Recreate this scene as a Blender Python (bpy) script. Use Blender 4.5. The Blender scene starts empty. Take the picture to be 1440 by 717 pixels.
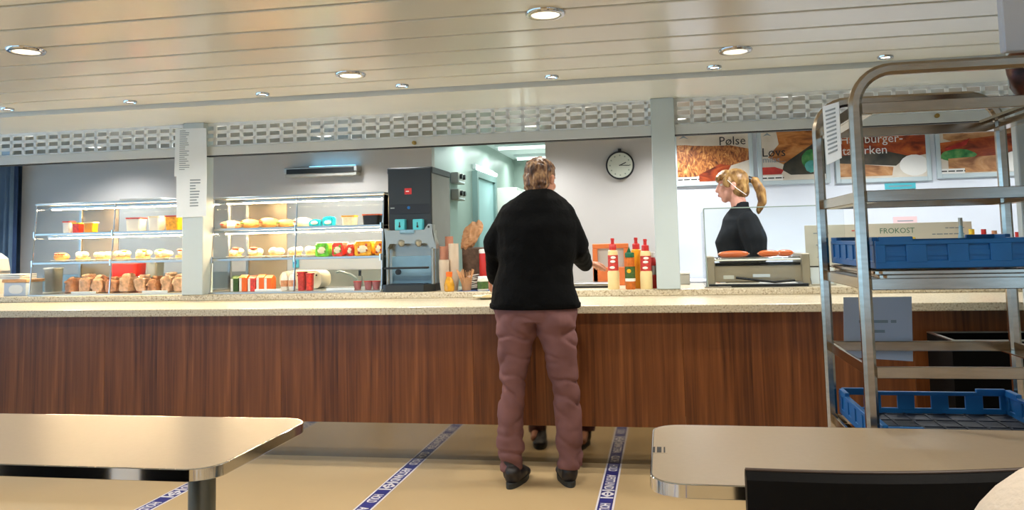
import bpy, bmesh, math, random
from mathutils import Vector, Matrix, noise
random.seed(7)
scene = bpy.context.scene
COL = scene.collection
PI = math.pi
R = math.radians

# ---------------------------------------------------------------- camera
F, YAW, PIT, ROLL, PY, HC = 1150.9, R(10.316), R(4.574), R(-1.313), 249.5, 1.30
cy, sy, cp, sp, cr, sr = math.cos(YAW), math.sin(YAW), math.cos(PIT), math.sin(PIT), math.cos(ROLL), math.sin(ROLL)
fwd = Vector((-sy*cp, cy*cp, sp)); rt0 = Vector((cy, sy, 0)); up0 = rt0.cross(fwd)
RT = rt0*cr + up0*sr; UP = up0*cr - rt0*sr
CAM = Vector((0, 0, HC))
cam = bpy.data.cameras.new('camera'); camo = bpy.data.objects.new('camera', cam); COL.objects.link(camo)
cam.sensor_width = 36; cam.lens = F/1440*36; cam.shift_y = -(358.5-PY)/1440; cam.clip_start = 0.05
m3 = Matrix((RT, UP, -fwd)).transposed()
camo.matrix_world = Matrix.Translation(CAM) @ m3.to_4x4()
scene.camera = camo

def at(px, py, X=None, Y=None, Z=None):
    """world point seen at a photo pixel, on the plane x=X, y=Y or z=Z"""
    d = RT*(px-720) + UP*(PY-py) + fwd*F
    t = X/d.x if X is not None else (Y/d.y if Y is not None else (Z-HC)/d.z)
    return CAM + d*t

# ---------------------------------------------------------------- world, exposure
scene.view_settings.view_transform = 'Standard'; scene.view_settings.look = 'None'
scene.view_settings.gamma = 1; scene.view_settings.use_curve_mapping = False
scene.view_settings.exposure = 0.52
W = bpy.data.worlds.new('world'); scene.world = W; W.use_nodes = True
bg = W.node_tree.nodes['Background']; bg.inputs[0].default_value = (0.34, 0.64, 1.0, 1); bg.inputs[1].default_value = 3.4
BIG_W, SMALL_W, KITCH_W = 38.0, 14.0, 46.0

# ---------------------------------------------------------------- materials
def lin(h):
    if isinstance(h, str):
        h = h.lstrip('#'); c = [int(h[i:i+2], 16)/255 for i in (0, 2, 4)]
    else: c = [v/255 for v in h]
    return tuple(((v/12.92) if v <= .04045 else ((v+.055)/1.055)**2.4) for v in c) + (1,)

def mat(name, col, rough=.5, metal=0.0, spec=.5, var=0.0, scale=8.0, bump=0.0, emit=0.0, aniso=0.0, coat=0.0, stretch=(1, 1, 1)):
    m = bpy.data.materials.new(name); m.use_nodes = True
    nt = m.node_tree; b = nt.nodes['Principled BSDF']
    c = lin(col)
    b.inputs['Base Color'].default_value = c
    b.inputs['Roughness'].default_value = rough; b.inputs['Metallic'].default_value = metal
    b.inputs['Specular IOR Level'].default_value = spec
    b.inputs['Coat Weight'].default_value = coat
    if aniso: b.inputs['Anisotropic'].default_value = aniso
    if emit:
        b.inputs['Emission Color'].default_value = c; b.inputs['Emission Strength'].default_value = emit
    tc = nt.nodes.new('ShaderNodeTexCoord'); mp = nt.nodes.new('ShaderNodeMapping'); mp.inputs['Scale'].default_value = stretch
    nz = nt.nodes.new('ShaderNodeTexNoise'); nz.inputs['Scale'].default_value = scale; nz.inputs['Detail'].default_value = 4
    nt.links.new(tc.outputs['Object'], mp.inputs[0]); nt.links.new(mp.outputs[0], nz.inputs['Vector'])
    if var:
        rp = nt.nodes.new('ShaderNodeValToRGB')
        rp.color_ramp.elements[0].position = .3; rp.color_ramp.elements[1].position = .7
        rp.color_ramp.elements[0].color = tuple(v*(1-var) for v in c[:3]) + (1,)
        rp.color_ramp.elements[1].color = tuple(min(1, v*(1+var)) for v in c[:3]) + (1,)
        nt.links.new(nz.outputs['Fac'], rp.inputs[0]); nt.links.new(rp.outputs[0], b.inputs['Base Color'])
    if bump:
        bp = nt.nodes.new('ShaderNodeBump'); bp.inputs['Strength'].default_value = bump; bp.inputs['Distance'].default_value = .01
        nt.links.new(nz.outputs['Fac'], bp.inputs['Height']); nt.links.new(bp.outputs[0], b.inputs['Normal'])
    return m

def ramp_mat(name, stops, scale, rough=.5, stretch=(1, 1, 1), detail=4, dist=0.0, coords='Object', spec=.4, wave=False):
    m = bpy.data.materials.new(name); m.use_nodes = True
    nt = m.node_tree; b = nt.nodes['Principled BSDF']; b.inputs['Roughness'].default_value = rough
    b.inputs['Specular IOR Level'].default_value = spec
    tc = nt.nodes.new('ShaderNodeTexCoord'); mp = nt.nodes.new('ShaderNodeMapping'); mp.inputs['Scale'].default_value = stretch
    if wave:
        nz = nt.nodes.new('ShaderNodeTexWave'); nz.inputs['Distortion'].default_value = dist
    else:
        nz = nt.nodes.new('ShaderNodeTexNoise'); nz.inputs['Distortion'].default_value = dist
    nz.inputs['Scale'].default_value = scale; nz.inputs['Detail'].default_value = detail
    rp = nt.nodes.new('ShaderNodeValToRGB')
    els = rp.color_ramp.elements
    while len(els) < len(stops): els.new(.5)
    for e, (p, c) in zip(els, stops): e.position = p; e.color = lin(c)
    nt.links.new(tc.outputs[coords], mp.inputs[0]); nt.links.new(mp.outputs[0], nz.inputs['Vector'])
    nt.links.new(nz.outputs['Fac'], rp.inputs[0]); nt.links.new(rp.outputs[0], b.inputs['Base Color'])
    return m

def glass_mat(name, tint=(235, 240, 238), refl=.12):
    m = bpy.data.materials.new(name); m.use_nodes = True
    nt = m.node_tree; nt.nodes.clear()
    o = nt.nodes.new('ShaderNodeOutputMaterial'); t = nt.nodes.new('ShaderNodeBsdfTransparent'); g = nt.nodes.new('ShaderNodeBsdfGlossy')
    t.inputs[0].default_value = lin(tint); g.inputs['Roughness'].default_value = .02
    mx = nt.nodes.new('ShaderNodeMixShader'); fr = nt.nodes.new('ShaderNodeLayerWeight'); fr.inputs['Blend'].default_value = refl
    nt.links.new(fr.outputs['Fresnel'], mx.inputs[0]); nt.links.new(t.outputs[0], mx.inputs[1]); nt.links.new(g.outputs[0], mx.inputs[2])
    nt.links.new(mx.outputs[0], o.inputs[0]); return m

def emit_mat(name, col, s):
    m = bpy.data.materials.new(name); m.use_nodes = True
    nt = m.node_tree; nt.nodes.clear()
    o = nt.nodes.new('ShaderNodeOutputMaterial'); e = nt.nodes.new('ShaderNodeEmission')
    e.inputs[0].default_value = lin(col); e.inputs[1].default_value = s; nt.links.new(e.outputs[0], o.inputs[0]); return m

M = dict(
    ceiling=mat('ceiling_paint', '#dfe2dc', .22, spec=.6, var=.02, scale=2),
    groove=mat('groove_grey', '#8b897c', .7),
    soffit=mat('soffit_paint', '#d6dbd8', .25, spec=.5, var=.02, scale=2),
    wall=mat('wall_grey_paint', '#bcb7b1', .55, var=.02, scale=3),
    wallwhite=mat('wall_white_paint', '#d9dee6', .5, var=.02, scale=3),
    white=mat('white_paint', '#dde6e8', .4, var=.02, scale=4),
    column=mat('column_paint', '#bcc9cc', .4, var=.02, scale=4),
    beam=mat('anodised_beam', '#c3c9ca', .35, metal=.0, var=.03, scale=5),
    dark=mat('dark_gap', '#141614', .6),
    steel=mat('brushed_steel', '#b9b7b0', .28, metal=1, var=.06, scale=30, stretch=(1, 1, 12)),
    steel_rack=mat('rack_steel', '#b5a896', .20, metal=1, var=.10, scale=14, stretch=(1, 1, 6)),
    mirror=mat('polished_plinth', '#9f9688', .06, metal=1, var=.03, scale=6),
    chrome=mat('chrome', '#d8d8d8', .08, metal=1, var=.02, scale=20),
    tabletop=mat('table_laminate', '#a8957b', .32, spec=.18, var=.02, scale=60),
    black=mat('black_plastic', '#17181a', .4, var=.1, scale=20),
    blackbox=mat('black_box', '#050403', .7, var=.1, scale=20, spec=.1),
    vinyl=mat('black_chair_vinyl', '#070606', .6, var=.1, scale=40, bump=.1, spec=.15),
    cream=mat('cream_fabric', '#e6d3bd', .9, var=.03, scale=120, bump=.2),
    paper=mat('paper', '#dfe6ea', .8, var=.02, scale=10),
    paper2=mat('paper_backed', '#c2cfe0', .8, var=.02, scale=10),
    ink=mat('ink_grey', '#8a969c', .8),
    inkblack=mat('ink_black', '#2b2a2a', .8),
    green_ink=mat('ink_green', '#4f7a62', .8),
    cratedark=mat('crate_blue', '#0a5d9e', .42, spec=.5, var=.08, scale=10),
    machine=mat('machine_charcoal', '#22282a', .42, var=.06, scale=10),
    machside=mat('machine_side_grey', '#6f7068', .45, var=.05, scale=10),
    machgrey=mat('machine_grey', '#9a9a90', .3, metal=.6, var=.05, scale=10),
    machblue=mat('machine_blue_panel', '#7295a8', .35, var=.05, scale=10),
    cyan=mat('cyan_plastic', '#4fb3bf', .4, var=.03, scale=10),
    red=mat('red_plastic', '#c02c28', .35, var=.05, scale=20),
    redprint=mat('red_label', '#c03a34', .5, var=.25, scale=60),
    orange=mat('orange_plastic', '#ef6a18', .4, var=.05, scale=20),
    mustard=mat('mustard_yellow', '#e59a12', .35, var=.05, scale=20),
    mayo=mat('mayonnaise', '#e6cf96', .4, var=.06, scale=20),
    mayolid=mat('mayo_shoulder', '#efe6cf', .4),
    greenlid=mat('green_lid', '#14603f', .4, var=.05, scale=20),
    greenlabel=mat('green_label', '#3d5a24', .5, var=.3, scale=60),
    relish=mat('brown_relish', '#c4661c', .35, var=.2, scale=50),
    brownlbl=mat('orange_board', '#cf6e34', .6, var=.08, scale=12),
    kraft=mat('kraft_paper', '#b98a62', .8, var=.12, scale=20, bump=.2),
    cupc=mat('cup_cardboard', '#cbbba6', .7, var=.06, scale=10),
    cupr=mat('cup_rose', '#c58a70', .7, var=.06, scale=10),
    wood=mat('pale_wood', '#d3a070', .6, var=.1, scale=30),
    amber=mat('amber_liquid', '#c9922a', .2, var=.2, scale=30),
    denimred=mat('trouser_cotton', '#7a5655', .85, var=.14, scale=7, bump=.25, spec=.2),
    jacket=mat('jacket_fleece', '#060708', .95, var=.15, scale=60, bump=.4, spec=.15),
    skin=mat('skin', '#c98f74', .5, var=.05, scale=30, spec=.35),
    skinw=mat('skin_fair', '#d99f8a', .5, var=.05, scale=30, spec=.35),
    hairb=ramp_mat('hair_brown', [(.32, '#33211a'), (.5, '#6b4a32'), (.68, '#b48f68')], 45, .45, (1, 1, .35), dist=.6),
    hairblond=ramp_mat('hair_blonde', [(.3, '#5f3f1e'), (.5, '#97703f'), (.72, '#c39d62')], 24, .42, (1, 1, .4), dist=.5),
    shoe=mat('shoe_leather', '#221c1c', .5, var=.15, scale=20),
    sole=mat('shoe_sole', '#2c2d2a', .7),
    top=mat('black_shirt', '#1b1d20', .85, var=.15, scale=20, bump=.2, spec=.2),
    lip=mat('lips', '#b5605a', .5), eyew=mat('eye_white', '#e8e4e0', .3), eyed=mat('iris', '#2b3338', .3),
    tapeblue=mat('tape_blue', '#2c2f7a', .45, var=.08, scale=30),
    tapewhite=mat('tape_white', '#dcd8dc', .5, var=.05, scale=30),
    curtain=mat('blue_curtain', '#35507e', .8, var=.15, scale=6),
    curtain2=mat('slate_curtain', '#65809c', .8, var=.12, scale=6),
    bread=mat('bread_crust', '#d39a5c', .6, var=.2, scale=30, bump=.2),
    plate=mat('white_plate', '#eae8e2', .3, var=.02, scale=10),
    eggwhite=mat('creamy_topping', '#efe2c0', .5, var=.1, scale=60),
    sandwich=mat('wrapped_sandwich', '#e8bc9a', .35, var=.25, scale=40, bump=.3),
    sandwich2=mat('wrapped_wholegrain', '#cf9670', .35, var=.25, scale=40, bump=.3),
    tomato=mat('tomato', '#c2472e', .4, var=.15, scale=30),
    lettuce=mat('lettuce', '#76a82e', .5, var=.25, scale=50, bump=.3),
    egg=mat('egg_yellow', '#e8c63a', .5, var=.1, scale=50),
    greencup=mat('green_cup', '#6cc832', .35, var=.35, scale=50),
    redcup=mat('red_cup', '#e0402c', .35, var=.3, scale=50),
    orangecup=mat('orange_cup', '#f0a41c', .35, var=.3, scale=50),
    sausage=mat('sausage', '#c9622e', .25, var=.08, scale=20, spec=.6),
    clockface=mat('clock_face', '#c8ccbc', .5), clockmark=mat('clock_marks', '#8f9a8a', .6),
    door=mat('cyan_door', '#9fc4c8', .35, var=.02, scale=4), frame=mat('door_frame', '#7f9896', .4, var=.03, scale=6),
    corridor=mat('corridor_wall', '#98a69e', .4, var=.02, scale=4),
    brownbag=ramp_mat('brown_pattern_bag', [(.35, '#2b120e'), (.5, '#5c2a20'), (.62, '#8a5a40')], 14, .4),
    socket=mat('box_grey', '#a8a69c', .4, var=.04, scale=10),
    napkin=mat('white_napkin', '#dedad0', .8, var=.04, scale=30, bump=.3),
    menu=mat('menu_card', '#d6d4c6', .6, var=.02, scale=6),
    cyanp=mat('turquoise_foil', '#1fa8c0', .3, var=.25, scale=40), pink=mat('pink_pot', '#a8686a', .4, var=.1, scale=20), orangeprint=mat('orange_print', '#c0562c', .4, var=.3, scale=40),
    pinkpaper=mat('pink_paper', '#e6c4c4', .7),
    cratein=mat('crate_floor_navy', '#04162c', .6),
    grillsteel=mat('grill_steel', '#b3a68f', .35, metal=.5, var=.05, scale=8),
    kceil=mat('kitchen_ceiling', '#8f928a', .35, var=.02, scale=3), grille=mat('grille_white', '#f0f4f4', .4, var=.01, scale=3),
    glowpanel=mat('panel_added_glow', '#f2f6f2', .4, emit=1.3),
    basket=mat('basket_brown', '#5b4738', .8, var=.4, scale=30, bump=.4),
    rearwall=mat('rear_wall_tan', '#c2ac8c', .5, var=.05, scale=3),
    glass=glass_mat('clear_glass', (250, 252, 251), .08), glassg=glass_mat('screen_glass', (249, 251, 251), .10),
    plastic=glass_mat('clear_plastic', (252, 249, 244), .12),
    lamp=emit_mat('downlight_glow', '#fff6e4', 9), lampk=emit_mat('kitchen_downlight_glow', '#fbfcff', 12),
    tube=emit_mat('warm_strip_glow', '#ffdcaa', 85), ftube=emit_mat('fluorescent_glow', '#e6fff6', 3),
    bluetube=emit_mat('insect_lamp_glow', '#7fd0ff', 3),
)
# floor vinyl
M['floor'] = mat('floor_vinyl', '#bea47b', .36, spec=.4, var=.04, scale=1.6)
# stone worktop: cream with brown and grey specks
def stone():
    m = mat('speckled_stone', '#cdc0a4', .28, spec=.5)
    nt = m.node_tree; b = nt.nodes['Principled BSDF']; tc = nt.nodes.new('ShaderNodeTexCoord')
    v = nt.nodes.new('ShaderNodeTexNoise'); v.inputs['Scale'].default_value = 95; v.inputs['Detail'].default_value = 3
    rp = nt.nodes.new('ShaderNodeValToRGB'); e = rp.color_ramp.elements
    e[0].position = .34; e[0].color = lin('#9a876a'); e[1].position = .42; e[1].color = lin('#c6b99d')
    x = e.new(.64); x.color = lin('#d6cab0'); x = e.new(.72); x.color = lin('#efe8d8')
    nt.links.new(tc.outputs['Object'], v.inputs[0]); nt.links.new(v.outputs['Fac'], rp.inputs[0]); nt.links.new(rp.outputs[0], b.inputs['Base Color'])
    return m
M['stone'] = stone()
def walnut():
    m = mat('walnut_veneer', '#6b3f22', .33, spec=.4)
    nt = m.node_tree; b = nt.nodes['Principled BSDF']; tc = nt.nodes.new('ShaderNodeTexCoord')
    mp = nt.nodes.new('ShaderNodeMapping'); mp.inputs['Scale'].default_value = (42, 42, 1.3)
    n1 = nt.nodes.new('ShaderNodeTexNoise'); n1.inputs['Scale'].default_value = 1.0; n1.inputs['Detail'].default_value = 8; n1.inputs['Distortion'].default_value = .35
    mp2 = nt.nodes.new('ShaderNodeMapping'); mp2.inputs['Scale'].default_value = (3.2, 3.2, .3)
    n2 = nt.nodes.new('ShaderNodeTexNoise'); n2.inputs['Scale'].default_value = 1.0; n2.inputs['Detail'].default_value = 3
    mx = nt.nodes.new('ShaderNodeMath'); mx.operation = 'MULTIPLY_ADD'; mx.inputs[1].default_value = .62
    ml = nt.nodes.new('ShaderNodeMath'); ml.operation = 'MULTIPLY'; ml.inputs[1].default_value = .38
    rp = nt.nodes.new('ShaderNodeValToRGB'); e = rp.color_ramp.elements
    e[0].position = .30; e[0].color = lin('#41200c'); e[1].position = .68; e[1].color = lin('#9c6035')
    x = e.new(.44); x.color = lin('#6a3a1a'); x = e.new(.54); x.color = lin('#7c4823')
    L = nt.links.new
    L(tc.outputs['Object'], mp.inputs[0]); L(tc.outputs['Object'], mp2.inputs[0]); L(mp.outputs[0], n1.inputs[0]); L(mp2.outputs[0], n2.inputs[0])
    L(n2.outputs['Fac'], ml.inputs[0]); L(n1.outputs['Fac'], mx.inputs[0]); L(ml.outputs[0], mx.inputs[2]); L(mx.outputs[0], rp.inputs[0])
    L(rp.outputs[0], b.inputs['Base Color']); return m
M['walnut'] = walnut()

# ---------------------------------------------------------------- building helpers
WLOC = {}
def thing(name, label, cat, loc=(0, 0, 0), group=None):
    o = bpy.data.objects.new(name, None); COL.objects.link(o); o.empty_display_size = .1
    o.location = loc; WLOC[o.name] = Vector(loc); o['label'] = label; o['category'] = cat
    if group: o['group'] = group
    return o
def tag(o, label, cat, group=None, kind=None):
    o['label'] = label; o['category'] = cat
    if group: o['group'] = group
    if kind: o['kind'] = kind
    return o

class MB:
    """collects shapes; build() links them as one mesh object"""
    def __init__(s): s.bm = bmesh.new()
    def box(s, x0, x1, y0, y1, z0, z1, bev=0.0, seg=1):
        r = bmesh.ops.create_cube(s.bm, size=1)['verts']
        bmesh.ops.scale(s.bm, vec=(abs(x1-x0), abs(y1-y0), abs(z1-z0)), verts=r)
        bmesh.ops.translate(s.bm, vec=((x0+x1)/2, (y0+y1)/2, (z0+z1)/2), verts=r)
        if bev:
            es = list({e for v in r for e in v.link_edges})
            bmesh.ops.bevel(s.bm, geom=es, offset=bev, segments=seg, affect='EDGES', profile=.5)
        return s
    def xform_new(s, n0, mtx):
        s.bm.verts.ensure_lookup_table()
        bmesh.ops.transform(s.bm, matrix=mtx, verts=s.bm.verts[n0:]); return s
    def cyl(s, a, b, r0, r1=None, seg=16, cap=True):
        a = Vector(a); b = Vector(b); d = b-a; r1 = r0 if r1 is None else r1
        q = d.to_track_quat('Z', 'Y').to_matrix().to_4x4(); q.translation = (a+b)/2
        bmesh.ops.create_cone(s.bm, cap_ends=cap, segments=seg, radius1=r0, radius2=r1, depth=d.length, matrix=q); return s
    def lathe(s, prof, c=(0, 0, 0), seg=20, sc=(1, 1)):
        rings = []
        for r, z in prof:
            rings.append([s.bm.verts.new((c[0]+sc[0]*r*math.cos(2*PI*k/seg), c[1]+sc[1]*r*math.sin(2*PI*k/seg), c[2]+z)) for k in range(seg)])
        for i in range(len(rings)-1):
            for k in range(seg):
                s.bm.faces.new((rings[i][k], rings[i][(k+1) % seg], rings[i+1][(k+1) % seg], rings[i+1][k]))
        if prof[0][0] > 1e-4: s.bm.faces.new(list(reversed(rings[0])))
        if prof[-1][0] > 1e-4: s.bm.faces.new(rings[-1])
        return s
    def prism(s, pts, lo, hi, axis='z'):
        """extrude a 2D polygon: axis z -> (x,y), axis y -> (x,z), axis x -> (y,z)"""
        def v(p, h):
            return {'z': (p[0], p[1], h), 'y': (p[0], h, p[1]), 'x': (h, p[0], p[1])}[axis]
        A = [s.bm.verts.new(v(p, lo)) for p in pts]; B = [s.bm.verts.new(v(p, hi)) for p in pts]
        n = len(pts)
        s.bm.faces.new(A); s.bm.faces.new(list(reversed(B)))
        for i in range(n): s.bm.faces.new((A[i], B[i], B[(i+1) % n], A[(i+1) % n]))
        return s
    def sweep(s, path, w, h, nrm=(0, 1, 0), bev=True, closed=False):
        """sweep a bar section w (in plane) x h (along nrm) along a planar path"""
        nrm = Vector(nrm); P = [Vector(p) for p in path]; rings = []
        n = len(P)
        for i in range(n):
            a = P[i-1] if (i > 0 or closed) else P[i]; b = P[(i+1) % n] if (i < n-1 or closed) else P[i]
            t = (b-a).normalized(); sd = t.cross(nrm).normalized()
            c = min(w, h)*.28
            pr = [(-w/2+c, -h/2), (w/2-c, -h/2), (w/2, -h/2+c), (w/2, h/2-c), (w/2-c, h/2), (-w/2+c, h/2), (-w/2, h/2-c), (-w/2, -h/2+c)] if bev else [(-w/2, -h/2), (w/2, -h/2), (w/2, h/2), (-w/2, h/2)]
            rings.append([s.bm.verts.new(P[i]+sd*x+nrm*y) for x, y in pr])
        k = len(rings[0])
        for i in range(n if closed else n-1):
            for j in range(k):
                s.bm.faces.new((rings[i][j], rings[i][(j+1) % k], rings[(i+1) % n][(j+1) % k], rings[(i+1) % n][j]))
        if not closed:
            s.bm.faces.new(rings[0]); s.bm.faces.new(list(reversed(rings[-1])))
        return s
    def tube(s, path, r, seg=10, rr=None):
        P = [Vector(p) for p in path]; rings = []; ref = Vector((.123, .31, .94)).normalized()
        for i in range(len(P)):
            t = (P[min(i+1, len(P)-1)]-P[max(i-1, 0)]).normalized()
            a = t.cross(ref).normalized(); b = t.cross(a)
            q = r if rr is None else rr[i]
            rings.append([s.bm.verts.new(P[i]+(a*math.cos(2*PI*k/seg)+b*math.sin(2*PI*k/seg))*q) for k in range(seg)])
        for i in range(len(P)-1):
            for k in range(seg):
                s.bm.faces.new((rings[i][k], rings[i][(k+1) % seg], rings[i+1][(k+1) % seg], rings[i+1][k]))
        s.bm.faces.new(list(reversed(rings[0]))); s.bm.faces.new(rings[-1]); return s
    def ell(s, c, r, rot=None, seg=16):
        mt = Matrix.Translation(c) @ (rot.to_4x4() if rot else Matrix.Identity(4)) @ Matrix.Diagonal((*r, 1))
        bmesh.ops.create_uvsphere(s.bm, u_segments=seg, v_segments=max(8, seg*2//3), radius=1, matrix=mt); return s
    def build(s, name, m, parent=None, smooth=False, label=None):
        bmesh.ops.recalc_face_normals(s.bm, faces=s.bm.faces[:])
        if parent is not None:
            bmesh.ops.translate(s.bm, vec=-WLOC.get(parent.name, Vector()), verts=s.bm.verts[:])
        me = bpy.data.meshes.new(name); s.bm.to_mesh(me); s.bm.free()
        me.materials.append(M[m] if isinstance(m, str) else m)
        if smooth:
            me.polygons.foreach_set('use_smooth', [True]*len(me.polygons))
            me.set_sharp_from_angle(angle=R(38))
        o = bpy.data.objects.new(name, me); COL.objects.link(o); o.parent = parent
        WLOC[o.name] = WLOC.get(parent.name, Vector()) if parent is not None else Vector()
        if label: o['label'] = label
        return o
def struct(o): o['kind'] = 'structure'; return o
def copy_tree(o, loc=None, label=None, parent=None):
    c = o.copy(); COL.objects.link(c)
    WLOC[c.name] = WLOC.get(o.name, Vector())
    if parent is not None: c.parent = parent
    if loc is not None: c.location = loc
    if label: c['label'] = label
    for ch in list(o.children): copy_tree(ch, parent=c)
    return c
def text(s, size, m, mtx, parent, name='lettering', depth=.0006, align='CENTER', wide=1.0, bold=0.0, space=1.0):
    if not isinstance(s, str):      # print too small to read in the photograph: a run of short dashes
        b = MB(); rows = list(s); rnd = random.Random(sum(s))
        for j, row in enumerate(rows):
            L_ = row*size*.5; x = 0 if align == 'LEFT' else -L_/2; end = x+L_; y = -j*size*1.1+(len(rows)-1)*size*.55
            while x < end-size*.3:
                w = min(end-x, size*rnd.uniform(.7, 2.2)); b.box(x, x+w, y-size*.16, y+size*.16, -depth/2, depth/2); x += w+size*.3
        bmesh.ops.transform(b.bm, matrix=mtx, verts=b.bm.verts[:]); return b.build(name, m, parent)
    cu = bpy.data.curves.new(name, 'FONT'); cu.body = s; cu.size = size; cu.extrude = depth/2; cu.align_x = align; cu.align_y = 'CENTER'
    cu.offset = bold; cu.resolution_u = 2; cu.space_line = .85; cu.space_character = space
    tmp = bpy.data.objects.new(name, cu); COL.objects.link(tmp)
    dg = bpy.context.evaluated_depsgraph_get(); me = bpy.data.meshes.new_from_object(tmp.evaluated_get(dg))
    bpy.data.objects.remove(tmp); bpy.data.curves.remove(cu)
    me.transform(mtx @ Matrix.Diagonal((wide, 1, 1, 1)))
    if parent is not None: me.transform(Matrix.Translation(-WLOC.get(parent.name, Vector())))
    me.materials.clear(); me.materials.append(M[m]); me.name = name
    o = bpy.data.objects.new(name, me); COL.objects.link(o); o.parent = parent; return o
def facing(loc, tilt=0):        # text plane facing -Y (towards the room), upright
    return Matrix.Translation(loc) @ Matrix.Rotation(tilt, 4, 'Y') @ Matrix.Rotation(PI/2, 4, 'X')
def rrect(x0, x1, y0, y1, r, n=6):
    p = []
    for cx, cy_, a in ((x1-r, y0+r, -PI/2), (x1-r, y1-r, 0), (x0+r, y1-r, PI/2), (x0+r, y0+r, PI)):
        for k in range(n+1): p.append((cx+r*math.cos(a+PI/2*k/n), cy_+r*math.sin(a+PI/2*k/n)))
    return p

# ================================================================ SETTING
CZ = 2.265          # plank ceiling
SZ = 2.235          # smooth soffit above the counter
KZ = 2.285          # kitchen ceiling
EY = 4.83           # end of planks
SCR = 5.50          # plane of posts, beam and grille
BW = 7.30           # kitchen back wall
TZ = 0.935          # tray slide top
RZ = 0.977          # raised worktop
RY = 5.47           # front of raised worktop

fl = struct(MB().box(-9, 4.5, -4, 13, -.1, 0).build('floor', 'floor'))
ce = struct(MB().box(-9, 4.5, -4, EY, CZ+.02, CZ+.12).build('ceiling', 'groove'))
pl = None
for k in range(30):
    y1 = EY - .30*k - .009; y0 = y1 - .282
    if y0 < -4: break
    if pl is None:
        pl = MB().box(-9, 4.5, -.138, .138, 0, .02, .004).build('ceiling_plank', 'ceiling', ce); q = pl
    else:
        q = pl.copy(); COL.objects.link(q)
    q.location = (0, (y0+y1)/2, CZ)
struct(MB().box(-9, 4.5, EY, SCR+.03, SZ, SZ+.14).build('trim_1', 'soffit'))                     # smooth soffit over the counter
struct(MB().box(-9, 4.5, SCR+.03, BW+.1, KZ, KZ+.1).build('ceiling_1', 'kceil'))
# kitchen walls
ox0, ox1 = at(607, 220, Y=BW).x, at(767, 220, Y=BW).x
wx = at(30, 300, Y=BW).x
wb = MB().box(wx, ox0, BW, BW+.1, 0, KZ); struct(wb.build('wall_back', 'wall'))
struct(MB().box(ox1, .06, BW, BW+.1, 0, KZ).build('wall_middle', 'wall'))
struct(MB().box(.06, 4.5, BW-.12, BW+.1, 0, KZ).build('wall_right', 'wallwhite'))
struct(MB().box(-9, wx, BW+.1, BW+.2, 0, KZ).build('wall_left', 'curtain2'))
struct(MB().box(4.4, 4.5, -4, BW, 0, KZ).build('wall_side', 'white'))
# dining room wall far left with a window band
wl = MB(); wl.box(-9, -8.9, -4, BW, 0, .85); wl.box(-9, -8.9, -4, BW, 1.95, KZ)
for y in (-4, -1.6, .8, 3.2, 5.6, 7.2): wl.box(-9, -8.9, y, y+.16, .85, 1.95)
struct(wl.build('wall_outer', 'white'))
wbk = MB(); wbk.box(-9, 4.5, -4.1, -4, 0, .55); wbk.box(-9, 4.5, -4.1, -4, 1.65, KZ)
wbk.box(-9, -2.5, -4.1, -4, 1.65, 1.95) if False else None
for x0_, x1_ in ((-9, -8.6), (-6.9, -6.7), (-5.0, -4.8), (-3.1, 1.72), (2.28, 3.45), (4.0, 4.5)): wbk.box(x0_, x1_, -4.1, -4, .55, 1.65)  # openings in this unseen wall added for cool fill and post reflections
struct(wbk.build('wall_rear', 'rearwall'))
# corridor through the opening
CY = 11.6
cw = struct(MB().box(ox0-.1, ox0, BW+.1, CY, 0, 2.9).build('wall_corridor', 'corridor'))
struct(MB().box(ox1, ox1+.1, BW+.1, CY, 0, 2.9).build('wall_corridor_right', 'corridor'))
struct(MB().box(ox0-.1, ox1+.1, CY, CY+.1, 0, 2.9).build('wall_corridor_end', 'corridor'))
struct(MB().box(ox0-.1, ox1+.1, BW+.1, CY, 2.5, 2.6).build('ceiling_corridor', 'white'))
dr = struct(MB().box(ox0, ox0+.03, 9.0, 9.95, 0, 2.05, .004).build('door_1', 'door'))
f = MB(); f.box(ox0, ox0+.06, 8.93, 9.0, 0, 2.12); f.box(ox0, ox0+.06, 9.95, 10.05, 0, 2.12); f.box(ox0, ox0+.06, 9.0, 9.95, 2.05, 2.12)
f.build('door_frame', 'frame', dr)
MB().box(ox0+.03, ox0+.07, 9.12, 9.14, 1.0, 1.14, .004).build('door_handle', 'chrome', dr)
t = thing('cold_cabinet', 'tall white cabinet with glow added to its door, standing beside the pale blue corridor door', 'cabinet', (ox0+.2, 10.6, 0))
MB().box(ox0+.01, ox0+.30, 10.12, 11.3, 0, 2.0, .01).build('cabinet_body', 'plate', t)
MB().box(ox0+.30, ox0+.315, 10.16, 11.26, .1, 1.95, .004).build('cabinet_door', 'glowpanel', t)  # brightness put into the white door as emission, no lamp inside
MB().box(ox0+.315, ox0+.34, 10.2, 10.23, .9, 1.4, .004).build('handle', 'steel', t)
for k, (y, lb) in enumerate(((8.35, 'nearer fluorescent batten on the corridor ceiling'), (9.7, 'second fluorescent batten on the corridor ceiling'), (11.0, 'farthest fluorescent batten on the corridor ceiling'))):
    t = thing('fluorescent_batten', lb, 'ceiling light', ((ox0+ox1)/2, y, 2.5), 'corridor battens')
    MB().box(ox0+.12, ox1-.12, y-.07, y+.07, 2.46, 2.5, .005).build('housing', 'white', t)
    MB().cyl((ox0+.16, y, 2.445), (ox1-.16, y, 2.445), .018, seg=10).build('tube', 'ftube', t)
    ld = bpy.data.lights.new('batten_light', 'AREA'); ld.shape = 'RECTANGLE'; ld.size = .8; ld.size_y = .1; ld.energy = 9; ld.color = (.86, 1, .96)
    lo = bpy.data.objects.new('batten_light', ld); COL.objects.link(lo); lo.location = (0, 0, -.09); lo.parent = t
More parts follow.
